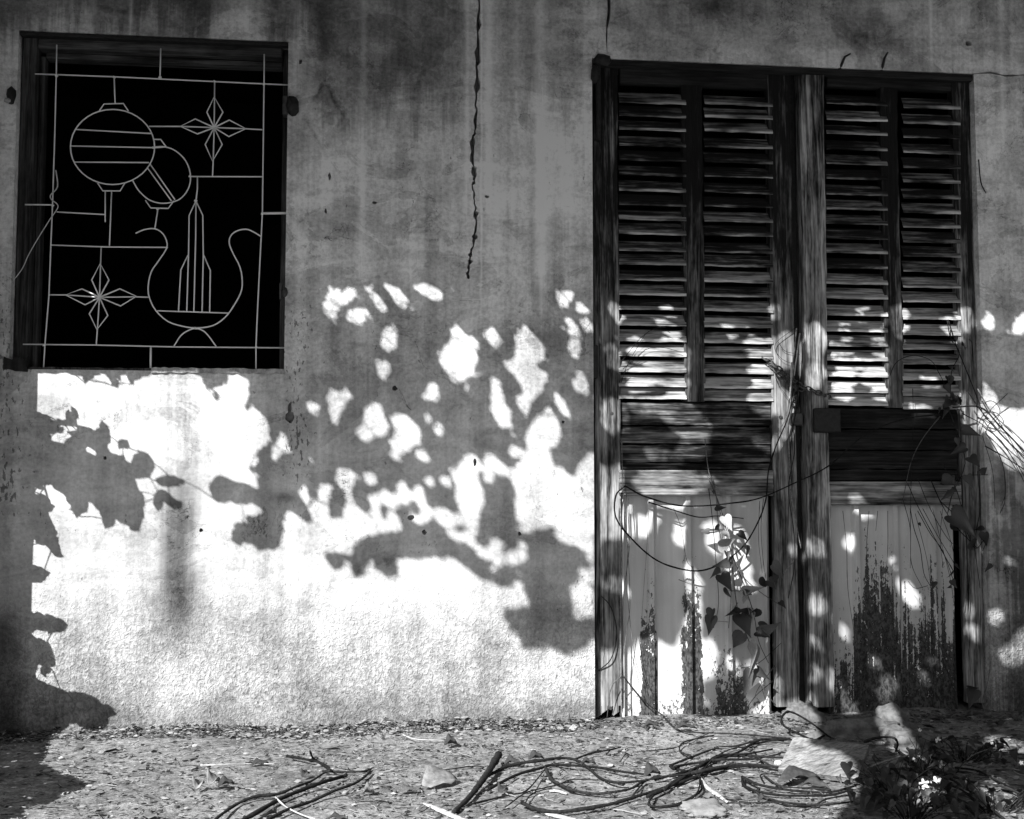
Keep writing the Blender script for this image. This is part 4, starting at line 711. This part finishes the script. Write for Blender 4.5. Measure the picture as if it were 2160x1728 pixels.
for q, r in (([(-60,490),(60,475),(200,430),(300,405)],.0016), ([(160,545),(100,500),(100,460),(150,440),(300,420)],.003), ([(-50,690),(150,640),(300,580),(450,520),(560,460),(700,445),(850,465)],.0042), ([(40,610),(150,560),(300,500),(450,480),(600,450),(720,460)],.0035), ([(0,750),(120,670),(250,630),(400,600),(560,590),(690,600)],.005),
   ([(60,620),(180,590),(350,570),(520,560),(700,530)],.0038), ([(160,640),(250,590),(330,540),(500,530),(650,500)],.0035), ([(40,610),(60,630),(200,650),(330,620),(520,600),(690,620)],.004), ([(-100,800),(30,740),(160,650),(260,580),(380,540),(560,545),(720,555)],.0045), ([(210,670),(260,600),(300,560),(420,500),(560,490)],.0022), ([(240,640),(290,570),(350,530)],.002), ([(180,650),(230,600),(270,560)],.002), ([(470,500),(560,470),(680,455),(800,450),(900,465)],.003), ([(540,520),(580,560),(640,590),(700,605)],.0025),
   ([(470,650),(480,700),(560,740),(700,770),(850,775),(1000,765),(1130,740)],.0042), ([(550,740),(600,780),(720,820),(850,840),(1000,835),(1130,810)],.0032), ([(710,840),(780,860),(880,850),(920,835),(980,800),(1120,765)],.0028), ([(470,650),(560,690),(700,720),(850,740),(1000,750),(1150,715)],.0042), ([(370,800),(500,820),(650,830),(850,835)],.0025), ([(600,650),(700,700),(860,720),(1000,735)],.003), ([(220,680),(225,740),(160,800),(60,850),(-80,870)],.003), ([(590,670),(580,645),(640,640),(720,650)],.002)): gvine('C', q, r, label='dark vine looping over the ground in front of the plank' if min(y_ for _, y_ in q) > 630 else 'dark vine in the dense bundle left of the plank', group='vines looping in front of the plank' if min(y_ for _, y_ in q) > 630 else 'vines in the bundle left of the plank')
gvine('C', [(960,425),(900,450),(800,410),(720,370),(705,330),(740,290),(800,300),(900,360),(970,420),(1000,440)], .0042, label='dark vine looped upright at the foot of the middle post', group=None, lift=[.005,.01,.02,.03,.045,.055,.05,.03,.01,.005])
for q, r in (([(1390,450),(1450,490),(1530,560),(1600,620),(1700,680),(1850,780),(2030,920),(2140,990)],.004), ([(1430,560),(1520,600),(1640,640),(1800,700),(2030,740),(2160,790)],.004), ([(1740,620),(1870,640),(1950,690),(2100,760)],.003), ([(1400,520),(1500,590),(1620,690),(1760,800),(1900,930)],.004), ([(1420,590),(1520,650),(1640,710)],.003), ([(1600,470),(1700,430),(1830,440)],.002)):
    gvine('C', q, r, label='dark vine stem running to the lower right corner', group='vine stems at the lower right')
gvine('C', [(1190,640),(1300,590),(1470,540)], .003, 'vine2', 'pale straight stem rising from the right end of the board', None, [.01,.03,.05])
gvine('C', [(1200,470),(1280,445),(1370,440),(1400,470),(1390,520)], .004, label='dark vine arching over the hollow right of the board', group=None, lift=[.03,.05,.06,.04,.01])
# fallen stick, bark strips, dead leaves, stones, board
P = [gpt('B', q, l) for q, l in (((545,680),.032),((490,770),.028),((430,860),.022),((370,940),.016),((300,1020),.012),((200,1115),.008))]
m = MB(); m.tube(smooth_line(P, 6), .0105, 8, .0055, True, .14); sk = m.build('stick', M['vine'], None, True, label='short thick dark stick lying diagonally near the bottom centre', cat='stick')
def strip(name, c, pts, wd, mat, label, cat, curl=.3, lift=.006, seed=1):
    P = smooth_line([gpt(c, q, lift) for q in pts], 5); r_ = random.Random(seed); V = []; f_ = []; n = len(P)
    for i, p in enumerate(P):
        t = i/(n-1); d = P[min(i+1,n-1)]-P[max(i-1,0)]; d /= np.linalg.norm(d); s_ = np.array((-d[1], d[0], 0)); ww = wd*(math.sin(math.pi*min(max(t,.04),.96))**.5)*r_.uniform(.85,1.1)
        for k in (-1,-.4,.4,1): V.append(p+s_*k*ww+np.array((0,0,curl*ww*(1-k*k)+r_.uniform(-.0008,.0008))))
        for k in (-1,1): V.append(p+s_*k*ww*.96+np.array((0,0,-.003)))
    for i in range(n-1):
        a, b = 6*i, 6*i+6
        f_ += [(a+k,a+k+1,b+k+1,b+k) for k in range(3)]+[(a,b,b+4,a+4),(a+3,a+5,b+5,b+3),(a+4,b+4,b+5,a+5)]
    f_ += [(0,4,5,3,2,1), tuple(6*(n-1)+k for k in (0,1,2,3,5,4))]
    m = MB(); m.add(V, f_); return m.build(name, M[mat], None, True, label=label, cat=cat)
strip('bark_strip', 'B', [(-20,1045),(60,1075),(130,1105),(240,1145),(370,1180)], .0105, 'pale', 'pale curved strip of bark below the fallen stick', 'bark')
strip('bark_strip', 'B', [(830,1075),(930,1110),(1030,1140),(1130,1165)], .008, 'pale', 'pale narrow pod at the bottom centre under the long vine', 'pod', .5)
strip('bark_strip', 'B', [(930,945),(990,945),(1060,965)], .006, 'pale', 'small pale flake inside the vine loop at bottom centre', 'bark')
strip('bark_strip', 'C', [(215,665),(260,720),(330,770),(380,820)], .007, 'pale', 'pale twisted pod below the crossing of the vine bundle', 'pod', .6)
strip('bark_strip', 'A', [(1200,590),(1250,590),(1310,598)], .008, 'dry', 'flat pale chip lying under the middle dark stem', 'bark', .1)
def dead_leaf(c, cx, cy, L, ang, mat, label, curl=.35, asp=.5, lift=.008, tilt=.25, seed=0):
    p = gpt(c, (cx, cy), lift); r_ = random.Random(seed); k = 9; V = []; f_ = []; l = L/CR[c][2]/2577*3.55; th = R(ang)
    for i in range(k):
        t = i/(k-1); hw_ = l*asp*.5*math.sin(math.pi*(.03+.94*t)**.9)
        for j in (-1,-.5,0,.5,1):
            x = (t-.5)*l; y = j*hw_; z = curl*abs(j)*hw_+.10*l*math.sin(t*3.1)+.004*math.sin(t*38)*abs(j)+r_.uniform(-.001,.001)+tilt*y
            V.append((x*math.cos(th)-y*math.sin(th), x*math.sin(th)+y*math.cos(th), max(z,-.004)))
    for i in range(k-1): f_ += [(5*i+j,5*i+j+1,5*i+6+j,5*i+5+j) for j in range(4)]
    m = MB(); m.add(V, f_); o = m.build('dead_leaf', M[mat], None, True, label=label, cat='leaf'); o.location = p
    md = o.modifiers.new('thick','SOLIDIFY'); md.thickness = .001; return o
dead_leaf('A', 1935, 625, 250, 32, 'dry', 'large pale curled leaf left of the fallen stick', .3, .62, .01, .5)
dead_leaf('A', 1740, 690, 170, 28, 'dry', 'narrow pale leaf lying left of the large curled leaf', .2, .3, .004, .2, 3)
dead_leaf('A', 365, 680, 95, 80, 'dry', 'crumpled pale leaf, left of the three in a clump', 1.1, .75, .01, .4, 4); dead_leaf('A', 465, 655, 100, 60, 'dry', 'crumpled pale leaf, middle of the three in a clump', 1.2, .8, .014, .5, 5); dead_leaf('A', 545, 665, 100, 20, 'dryd', 'crumpled dark leaf, right of the three in a clump', 1.0, .6, .012, .3, 6)
dead_leaf('A', 1060, 580, 100, 70, 'dryd', 'dark curled leaf left of the middle parallel stem', .8, .5, .01, .4, 7); dead_leaf('A', 760, 530, 120, 15, 'dryd', 'dark flat leaf at the end of the pale straw', .4, .4, .006, .3, 8); dead_leaf('A', 2005, 405, 90, 10, 'dryd', 'dark crumpled clump near the foot of the wall', 1.2, .8, .012, .3, 9)
dead_leaf('A', 1470, 710, 70, 0, 'dry', 'small round curled leaf below the bowed stem', 1.2, .9, .008, .2, 10); dead_leaf('A', 40, 850, 110, -15, 'dry', 'pale leaf at the bottom left near the frame edge', .3, .5, .006, .3, 11); dead_leaf('A', 1260, 870, 110, -15, 'dryd', 'dark leaf at the bottom edge under the pale straw', .3, .4, .005, .3, 12)
dead_leaf('B', 645, 755, 130, -5, 'dryd', 'dark curled leaf right of the top of the fallen stick', .7, .5, .012, .4, 13); dead_leaf('B', 830, 735, 120, 10, 'dryd', 'dark crumpled leaf on the vine above the stick', 1., .6, .012, .3, 14); dead_leaf('B', 1220, 770, 120, 0, 'dryd', 'dark rolled leaf on the arching vine', 1., .4, .012, .2, 15); dead_leaf('B', 1710, 840, 130, 15, 'dryd', 'dark crumpled leaf where the vine bundle begins', 1., .7, .014, .4, 16)
dead_leaf('B', 580, 955, 110, 50, 'dryd', 'dark leaf right of the lower half of the stick', .6, .6, .01, .4, 17); dead_leaf('B', 345, 490, 60, 70, 'dryd', 'tiny dark leaf at the foot of the wall left of the door', 1., .7, .012, .3, 18); dead_leaf('B', 1700, 478, 150, -5, 'dryd', 'dark rolled leaf at the foot of the left door leaf', 1., .4, .012, .3, 19); dead_leaf('B', 1960, 490, 200, 0, 'dryd', 'long dark leaf against the left metal panel', .8, .3, .012, .3, 20)
dead_leaf('C', 810, 680, 260, 10, 'dryd', 'ragged dark leaf lying under the pale board', .5, .4, .012, .3, 21); dead_leaf('C', 900, 720, 170, -40, 'dryd', 'dark torn leaf below the right half of the board', .5, .4, .01, .3, 22); dead_leaf('C', 1280, 830, 280, 35, 'dryd', 'large dark leaf in the shade right of the board', .3, .45, .016, .5, 23); dead_leaf('C', 600, 805, 70, 0, 'dryd', 'small dark leaf inside the lower vine loops', .8, .6, .008, .2, 24); dead_leaf('C', 1400, 615, 130, -30, 'dry', 'small grey leaf beside the end of the board', .5, .5, .02, .4, 25); dead_leaf('C', 1250, 730, 120, 25, 'dry', 'grey leaf in the shade below the board end', .4, .5, .012, .4, 26)
def stone(name, c, cx, cy, rx, ry, rz, mat, label, cat, seed, amp=.14, sub=4):
    p = gpt(c, (cx, cy), 0); bm = bmesh.new(); bmesh.ops.create_icosphere(bm, subdivisions=sub, radius=1); r_ = random.Random(seed); ph = [r_.uniform(0,6) for _ in range(6)]
    for q in bm.verts:
        c_ = q.co.copy(); f_ = 1+amp*(math.sin(c_.x*3+ph[0])+math.sin(c_.y*4+ph[1])+math.sin(c_.z*5+ph[2]))*.6+amp*.9*abs(math.sin(c_.x*7+ph[3])*math.sin(c_.y*6+ph[4]+c_.z*3))+amp*.35*math.sin(c_.x*19+ph[5])*math.sin(c_.z*17+ph[2]); q.co = Vector((c_.x*rx*f_, c_.y*ry*f_, c_.z*rz*f_))
    me = bpy.data.meshes.new(name); bm.to_mesh(me); bm.free(); me.shade_smooth(); o = link(name, me, M[mat], None, label, cat); o.location = (p[0], p[1], p[2]+rz*.15); return o
stone('stone', 'B', 2090, 1130, .055, .05, .016, 'stone', 'pale rough stone half buried at the bottom edge', 'stone', 1, .3)
stone('pebble', 'C', 685, 588, .012, .009, .009, 'flower', 'small white pebble at the left end of the board', 'pebble', 2, .05, 2)
stone('rubble', 'C', 1150, 420, .17, .06, .035, 'concrete', 'low mound of cement rubble behind the board', 'rubble', 3, .3)
stone('rubble', 'C', 1370, 400, .075, .06, .05, 'concrete', 'rounded cement lump right of the rubble mound', 'rubble', 4, .3)
stone('rubble', 'C', 1470, 480, .07, .08, .04, 'concrete', 'pale cement lump beside the flowering weed', 'rubble', 5, .3)
stone('rubble', 'C', 830, 330, .06, .04, .045, 'concrete', 'small cement heap against the foot of the middle post', 'rubble', 6, .3)
b0 = gpt('C', (690,640), .008); b1 = gpt('C', (1165,700), .008); ctr = (b0+b1)/2; L = float(np.linalg.norm(b1-b0)); ang = math.atan2(b1[1]-b0[1], b1[0]-b0[0])
n_ = 14; V = []; f_ = []; r_ = random.Random(4); hw2 = .135
for i in range(n_+1):
    x = -L/2+L*i/n_; e = r_.uniform(-.0012,.0012)
    V += [(x+.02*(i/n_-.5)*0, -.0+e, 0), (x*.97, hw2+e, 0), (x*.97, hw2+e, .016), (x, e, .016)]
for i in range(n_): f_ += [(4*i+j, 4*i+4+j, 4*i+4+(j+1)%4, 4*i+(j+1)%4) for j in range(4)]
f_ += [(0,1,2,3),(4*n_+3,4*n_+2,4*n_+1,4*n_)]
m = MB(); m.add(V, f_); bo = m.build('plank', M['plank'], None, label='short pale plank propped on the vines in front of the door', cat='plank'); bo.location = ctr; bo.rotation_euler = (R(30), 0, ang)

# ---------------------------------------------------------------- climbers on the door
def heart(L, bend=.12, seed=0):
    r_ = random.Random(seed); hf = [(0,0),(.10,.075),(.23,.09),(.34,.02),(.385,-.13),(.34,-.31),(.235,-.50),(.115,-.73)]
    k1, k2 = r_.uniform(.8,1.12), r_.uniform(.8,1.12); sk_ = r_.uniform(-.12,.12)
    pts = [(x*k1+sk_*y*y, y) for x, y in hf]+[(sk_, -1.0)]+[(-x*k2+sk_*y*y, y) for x, y in hf[:0:-1]]; pts = [(x*L, y*L) for x, y in pts]
    V = [(0,-.05*L,0),(0,-.35*L,.02*L)]+[(x, y, bend*L*(abs(x)/L*2.6-1.1*(y/L)**2)+r_.uniform(-.01,.01)*L) for x, y in pts]
    f_ = []
    for i in range(16):
        a, b = 2+i, 2+(i+1)%16; f_.append((a, b, 1) if 4 <= i <= 11 else (a, b, 0))
    f_ += [(6,1,0),(0,1,14)]
    m = MB(); m.add(V, f_); return m
hearts = {}
def climber(label, stems, lv, c, y, loc):
    root = empty('climbing_vine', label, 'vine', loc)
    def o_(P): return [np.array(p)-np.array(loc) for p in P]
    for pts, r, mat in stems:
        cc = c
        if isinstance(pts[0], int): cc, pts = pts
        r_ = random.Random(int(pts[0][0])+len(pts)); P = [W(u, v, y+r_.uniform(-.012,.008)) for u, v in cp(cc, pts)]; m = MB(); m.tube(o_(smooth_line(P, 4)), r, 5, r*.7); m.build('stem', M[mat], root, True)
    lv = lv+[(a[0]+random.uniform(-38,38), a[1]+random.uniform(-38,38), a[2]*random.uniform(.45,.8), random.choice((DK,DK,MD,LT)) if a[3] != DK or c == 7 else DK, random.uniform(-90,90))+tuple(a[5:]) for a in lv[::2]]
    for i, it in enumerate(lv):
        u, v, sz, mat, ang = it[:5]; cc = it[5] if len(it) > 5 else c; p = W(*cp(cc, [(u, v)])[0], y-.012-.012*random.random()); Lm = sz/CR[cc][2]/628*1.3*random.uniform(.85,1.15)
        key = (mat, i % 5)
        if key not in hearts: hearts[key] = heart(1, .1+.07*(i % 5), i).mesh('leaf', True); hearts[key].materials.append(M[mat])
        o = link('leaf', hearts[key], None, root); o.scale = (Lm*.95, Lm, Lm); o.location = Vector((p-np.array(loc)).tolist())+Vector((0,0,Lm*.4)); o.rotation_euler = (R(90+random.uniform(-50,40)), R(random.uniform(-40,40)), R(random.uniform(-55,55))); o.rotation_euler.rotate_axis('Z', R(ang))
DK, MD, LT = 'climberd', 'climber', 'climberp'  # darkest leaf tone carries the shade of backlit leaves in its colour
climber('heart-leaved climber hanging down the left metal panel beside the middle post', [
  ([(555,350),(590,430),(620,520),(650,660),(660,760),(680,900),(740,1060),(780,1200),(830,1270)],.0022,'vine2'), ([(545,200),(560,330),(590,430),(600,560),(640,700),(650,830),(640,960)],.0018,'vine2'), ([(575,360),(600,470),(640,620),(690,740),(760,810),(850,870)],.0016,'vine2'), ([(650,660),(700,780),(740,900),(760,1010),(800,1100)],.0015,'vine'), ([(560,400),(575,520),(590,700),(600,860),(580,960)],.0014,'vine'),
  ([(640,810),(720,810),(770,800)],.0014,'vine2'), ([(570,930),(640,935)],.0012,'vine2'), ([(720,1000),(800,985)],.0014,'pale'), ([(690,1120),(760,1100),(850,1020)],.0013,'vine')],
  [(610,780,62,DK,10),(620,835,45,DK,60),(600,655,55,LT,80),(680,600,40,DK,70),(700,655,48,MD,0),(625,540,55,LT,-10),(590,565,38,DK,20),(590,492,38,DK,60),(572,945,66,MD,-20),(665,900,55,DK,-70),(690,945,72,DK,60),(720,910,52,LT,0),(755,912,55,DK,-40),(762,805,52,DK,70),(710,855,55,LT,80),(800,790,42,DK,30),(815,740,58,MD,80),(790,965,48,MD,0),(700,1015,60,MD,-30),(715,1085,95,LT,10),(735,1175,95,MD,15),(645,722,60,MD,-60),(770,995,62,MD,80),(635,590,42,LT,0),(610,440,30,LT,180),(845,870,30,DK,50),(700,830,30,LT,40)], 7, YD-.02, tuple(W(1570,1500,-.02).tolist()))
climber('dark-leaved climber hanging along the outer edge of the right door leaf', [
  ([(570,480),(585,560),(610,640),(625,740),(650,790)],.0016,'vine'), ([(600,490),(650,580),(700,650),(740,760)],.0016,'vine'), ([(620,480),(680,590),(740,690),(760,740)],.0013,'vine'), ([(720,70),(760,180),(790,300),(740,420),(720,500)],.0022,'vine'), ([(735,480),(790,560),(830,640),(870,600)],.002,'vine'), ((6,[(795,1250),(810,1330),(850,1400),(815,1480),(810,1600)]),.002,'vine'), ((6,[(800,1250),(830,1350),(870,1450),(930,1600),(950,1660)]),.0022,'vine'), ([(640,790),(590,800),(560,770)],.0012,'vine'), ([(860,650),(900,560),(950,430)],.0013,'vine'), ([(690,450),(760,520),(800,600)],.0018,'vine')],
  [(735,60,60,DK,70),(760,70,45,DK,-60),(780,195,60,DK,40),(792,262,55,DK,-30),(735,560,95,DK,15),(812,640,62,DK,70),(870,600,55,DK,10),(885,720,42,DK,-30),(730,795,48,DK,40),(660,793,36,DK,20),(740,745,34,DK,-20),(800,370,50,DK,0),(700,395,60,DK,50),(850,350,40,DK,80),(720,430,45,DK,-50),(825,1240,62,DK,-50),(800,1215,36,DK,60),(605,545,16,DK,0),(800,1530,50,DK,0,6),(815,1490,50,MD,60,6),(800,1630,55,DK,-60,6),(835,1620,50,DK,70,6),(860,1385,42,DK,-20,6),(790,1560,40,DK,50,6),(700,100,40,DK,0),(810,300,45,DK,70)], 8, YD-.03, tuple(W(2010,1500,-.02).tolist()))
def dvine(c, pts, r, mat, label, group, y=YD-.025, seed=3):
    r_ = random.Random(seed+int(pts[0][0])+len(pts)); P = [W(u, v, y+r_.uniform(-.012,.006)) for u, v in cp(c, pts)]
    for p in P: p[2] = max(p[2], .004)
    m = MB(); m.tube(smooth_line(P, 6), r, 5, r*.7, True, .14); return m.build('vine_stem', M[mat], None, True, label=label, cat='vine', group=group)
dvine(7, [(225,390),(188,430),(190,520),(260,610),(340,680),(420,715),(520,730),(610,700),(700,630),(760,530),(790,440),(800,330),(830,230),(880,110),(900,0)], .0032, 'vine', 'long dark vine sagging in a loop across the left metal panel', None)
dvine(7, [(225,390),(300,430),(420,465),(520,470),(640,460),(760,440),(900,380),(1040,310),(1180,190),(1330,125),(1500,100)], .003, 'vine', 'dark vine rising from the left lock rail across both door leaves', None, YD-.05)
dvine(7, [(320,455),(430,490),(520,515),(600,510),(700,520)], .0024, 'vine', 'short vine lying across the top of the left metal panel', None)
gs = 'thin stems hanging down beside the left stile'; lb = 'thin dry stem hanging along the inner edge of the left stile'
for q, r in (([(212,200),(214,330),(220,440),(235,620),(245,860),(230,980),(212,1150),(210,1420)],.0014), ([(225,380),(240,560),(232,760),(245,930),(270,1100),(310,1190)],.0012), ([(205,440),(212,700),(206,900),(208,1150),(214,1430)],.0022), ([(240,440),(242,640),(220,820),(214,1000),(206,1160)],.0012), ([(212,1150),(170,1200),(152,1340)],.0016), ([(250,1060),(280,1180),(275,1300)],.001), ([(320,450),(315,600),(300,800),(290,960)],.001)): dvine(7, q, r, 'vine2', lb, gs)
dvine(7, [(215,1150),(300,1250),(400,1340),(450,1368)], .0026, 'vine', 'dark vine sloping from the left stile down to the ground', None)
dvine(7, [(120,1130),(170,1080),(192,980),(170,880),(130,830)], .0022, 'vine', 'dark curved stem lying on the lower left stile', None, YD-.006)
gs = 'hair-thin stems on the left metal panel'; lb = 'hair-thin dry stem hanging in front of the left metal panel'
for q, r in (([(420,480),(450,560),(470,680),(495,720)],.001), ([(780,440),(770,560),(780,700),(790,760)],.001), ([(765,450),(760,600),(775,740)],.0009), ([(820,1170),(750,1230),(700,1300)],.0016), ([(825,1110),(760,1200),(745,1240)],.0014), ([(440,765),(490,785)],.0014), ([(560,1030),(580,1100),(605,1150)],.0008), ([(770,1190),(790,1250),(825,1330)],.001)): dvine(7, q, r, 'vine', lb, gs)
gs = 'stems knotted round the chain'; lb = 'stem hanging down the gap between the door leaves past the chain'
for q, r, mt in (([(1010,1290),(1000,1400),(985,1560),(990,1640),(975,1725)],.0028,'vine2'), ([(1025,1310),(1010,1420),(1000,1500)],.0026,'pale'), ([(990,1440),(985,1540),(978,1620)],.0036,'pale'), ([(980,1600),(965,1680),(945,1725)],.002,'vine2'), ([(1020,1500),(1010,1640),(990,1760),(980,1900)],.0018,'vine')): dvine(5, q, r, mt, lb, gs, YD-.04)
for q, r, mt in (([(900,60),(880,160),(885,300),(890,420),(915,560),(930,640)],.0026,'vine2'), ([(890,100),(905,240),(880,400),(900,560),(905,700),(880,840)],.0018,'vine'), ([(880,680),(900,690),(860,740)],.0024,'vine2'), ([(930,200),(925,420),(935,700),(925,960)],.0022,'vine')): dvine(7, q, r, mt, lb, gs, YD-.04)
gs = 'wisps on the upper left louvres'; lb = 'thin curled wisp lying on the louvres of the left door leaf'
for q in ([(230,1440),(270,1390),(320,1330),(380,1290),(430,1285)], [(240,1470),(300,1420),(350,1380),(420,1375),(500,1395)], [(232,1530),(260,1450),(300,1380),(345,1310),(400,1290),(450,1308)]): dvine(5, q, .0011, 'vine', lb, gs, YD-.014)
gs = 'wires bent over the middle stile'; lb = 'thin wire bent in an arc above the chain'
for q in ([(1000,1290),(915,1360),(940,1420),(1000,1450)], [(930,1350),(960,1390),(1025,1405)], [(915,1500),(930,1540),(975,1600)]): dvine(5, q, .001, 'vine', lb, gs, YD-.012)
gs = 'hair-thin stems on the right metal panel'; lb = 'hair-thin dry stem hanging in front of the right metal panel'
for q in ([(300,490),(315,640),(320,800),(345,980)], [(405,490),(395,640),(400,720)], [(440,490),(432,570)], [(480,490),(480,640),(470,780)], [(570,490),(572,640),(570,720)], [(660,480),(700,640),(730,760),(745,860)], [(690,490),(740,640),(760,800)], [(590,500),(640,700),(660,880)], [(680,1030),(720,1140),(750,1220)], [(700,480),(690,600),(700,700)]): dvine(8, q, .0010, 'vine', lb, gs)
dvine(8, [(580,0),(582,130),(575,300),(572,480)], .0013, 'vine', 'straight thin stem hanging over the blackened boards', None); dvine(8, [(690,110),(620,200),(575,290),(550,400),(540,460)], .0018, 'vine2', 'curved stem crossing the blackened boards of the right leaf', None)
dvine(6, [(540,1500),(570,1440),(640,1410),(720,1430),(760,1490),(800,1570)], .0016, 'vine', 'thin stem arched over the lower right louvres', None)
gs = 'bundle of stems at the right edge'; lb = 'bare stem arching from the right jamb to the right edge'
for q, r, mt in (([(740,75),(850,75),(930,150),(1040,270),(1150,420)],.003,'vine'), ([(800,10),(870,110),(950,200),(1060,300)],.0024,'vine'), ([(840,0),(900,100),(1000,190),(1100,300)],.0028,'vine2'), ([(870,230),(950,275),(1060,345)],.0022,'vine'), ([(860,150),(950,230),(1050,420)],.0016,'vine'), ([(870,120),(960,160),(1060,290)],.0022,'pale'), ([(850,60),(900,50),(930,90),(900,140),(860,120)],.0018,'vine2'), ([(870,170),(940,300),(950,440),(930,500)],.0016,'vine'), ([(900,90),(985,230),(1060,380)],.0014,'vine'), ([(860,190),(900,330),(910,480)],.0012,'vine'), ([(780,100),(880,160),(990,290),(1080,450)],.0016,'vine'), ([(960,20),(880,100),(850,180)],.0014,'vine')): dvine(8, q, r, mt, lb, gs, -.03)
gs = 'stems trailing over the right lock rail'; lb = 'thin dark stem trailing over the right lock rail and panel'
for q, r in (([(560,380),(600,470),(680,620),(760,760)],.0016), ([(600,360),(650,480),(720,600),(770,640)],.0014), ([(650,360),(700,470),(760,560),(840,640)],.0018), ([(540,440),(570,560),(575,700),(620,800)],.0013), ([(700,300),(760,420),(790,560),(800,760),(790,900)],.0018), ([(840,330),(850,480),(830,620),(850,800)],.0016), ([(690,380),(780,350),(880,345)],.002)): dvine(8, q, r, 'vine', lb, gs, YD-.035)
dvine(8, [(893,1090),(880,1180),(860,1250),(870,1300)], .0018, 'vine2', 'thin pale stem at the foot of the right jamb', None, -.01)
dvine(6, [(935,540),(945,640),(968,690)], .0026, 'vine', 'short hooked wire hanging on the right jamb', None, -.008)
# ---------------------------------------------------------------- flowering weed in the shade at the lower right
wl = gpt('C', (1600,640), 0); weed = empty('weed', 'small weed with pale flowers in the lower right shade', 'weed', tuple(wl.tolist()))
def wpt(cx, cy, yy): return W(*cp('C', [(cx, cy)])[0], yy)-wl
yb = float(wl[1])
for i, (cx, cy, sz) in enumerate(((1640,460,34),(1595,560,30),(1655,640,44),(1635,760,60),(1560,840,56),(1580,620,30),(1530,400,24),(1810,890,26),(2140,628,26))):
    yy = yb-(.0 if cy < 660 else .22)+.02*math.sin(i*3); p = wpt(cx, cy, yy); p[2] = max(p[2], .02)
    foot = np.array((p[0]-.02*math.sin(i*2.1), p[1]+.03*math.cos(i), .0)); m = MB(); m.tube(smooth_line([foot, (foot+p)/2+np.array((.012*math.sin(i),0,.01)), p], 4), .0014, 5, .001); m.build('stem', M['vine2'], weed, True)
    m = MB(); r0 = sz/2/2.837/2577*3.7; nrm = Vector((random.uniform(-.4,.2), -1, random.uniform(.2,.8))).normalized(); a_ = nrm.orthogonal().normalized(); b_ = nrm.cross(a_)
    for k in range(5):
        t = 2*math.pi*k/5+i; d = a_*math.cos(t)+b_*math.sin(t); s_ = nrm.cross(d); c0 = Vector(p.tolist())
        m.add([c0+nrm*.001, c0+d*r0*.55+s_*r0*.30+nrm*.001, c0+d*r0+s_*r0*.16+nrm*.003, c0+d*r0-s_*r0*.16+nrm*.003, c0+d*r0*.55-s_*r0*.30+nrm*.001], [(0,1,2,3,4)])
    m.build('flower', M['flower'], weed)
for i in range(46):
    cx = random.gauss(1590,95); cy = random.gauss(660,110); yy = yb-max(0,(cy-600))*.0011; p = wpt(cx, cy, yy); p[2] = max(p[2], .012); key = (DK if i % 3 else MD, i % 5)
    if key not in hearts: hearts[key] = heart(1, .1+.07*(i % 5), i).mesh('leaf', True); hearts[key].materials.append(M[key[0]])
    o = link('leaf', hearts[key], None, weed); s_ = random.uniform(.018,.042); o.scale = (s_, s_, s_); o.location = p; o.rotation_euler = (R(random.uniform(20,80)), R(random.uniform(-30,30)), R(random.uniform(0,360)))
for i in range(14):
    a = wpt(random.gauss(1590,80), random.gauss(690,70), yb-.05); a[2] = .0; b = a+np.array((random.gauss(.03,.05), random.gauss(-.02,.03), random.uniform(.04,.10))); m = MB(); m.tube(smooth_line([a, (a+b)/2+np.array((0,0,.015)), b], 3), .0013, 4, .0008); m.build('stem', M['vine2' if i % 2 else 'vine'], weed, True)

def low_plant(label, cx, cy, n, spread, size):
    b0 = gpt('C', (cx, cy), 0); root = empty('weed', label, 'weed', tuple(b0.tolist()))
    for i in range(n):
        a = random.uniform(0, 6.28); rr = random.random()**.6*spread; tip = np.array((math.cos(a)*rr, math.sin(a)*rr*.8, random.uniform(.015,.07))); tip[1] = min(tip[1], -.015-float(b0[1]))
        base = tip*np.array((.25,.25,0)); m = MB(); m.tube(smooth_line([base, (base+tip)/2+np.array((0,0,.012)), tip], 3), .0013, 4, .0008); m.build('stem', M['vine'], root, True)
        key = (DK, i % 5)
        if key not in hearts: hearts[key] = heart(1, .1+.07*(i % 5), i).mesh('leaf', True); hearts[key].materials.append(M[key[0]])
        o = link('leaf', hearts[key], None, root); s_ = random.uniform(.6,1.3)*size; o.scale = (s_, s_, s_); o.location = tip; o.rotation_euler = (R(random.uniform(10,85)), R(random.uniform(-35,35)), R(random.uniform(0,360)))
low_plant('dark low weed in the shade right of the plank', 1370, 760, 46, .14, .032)
low_plant('dark low weed at the bottom edge below the pale flowers', 1480, 900, 40, .14, .032)
low_plant('dark low weed near the foot of the right jamb', 1800, 560, 36, .15, .03)
low_plant('dark low weed in the lower right corner', 1990, 880, 36, .16, .032)
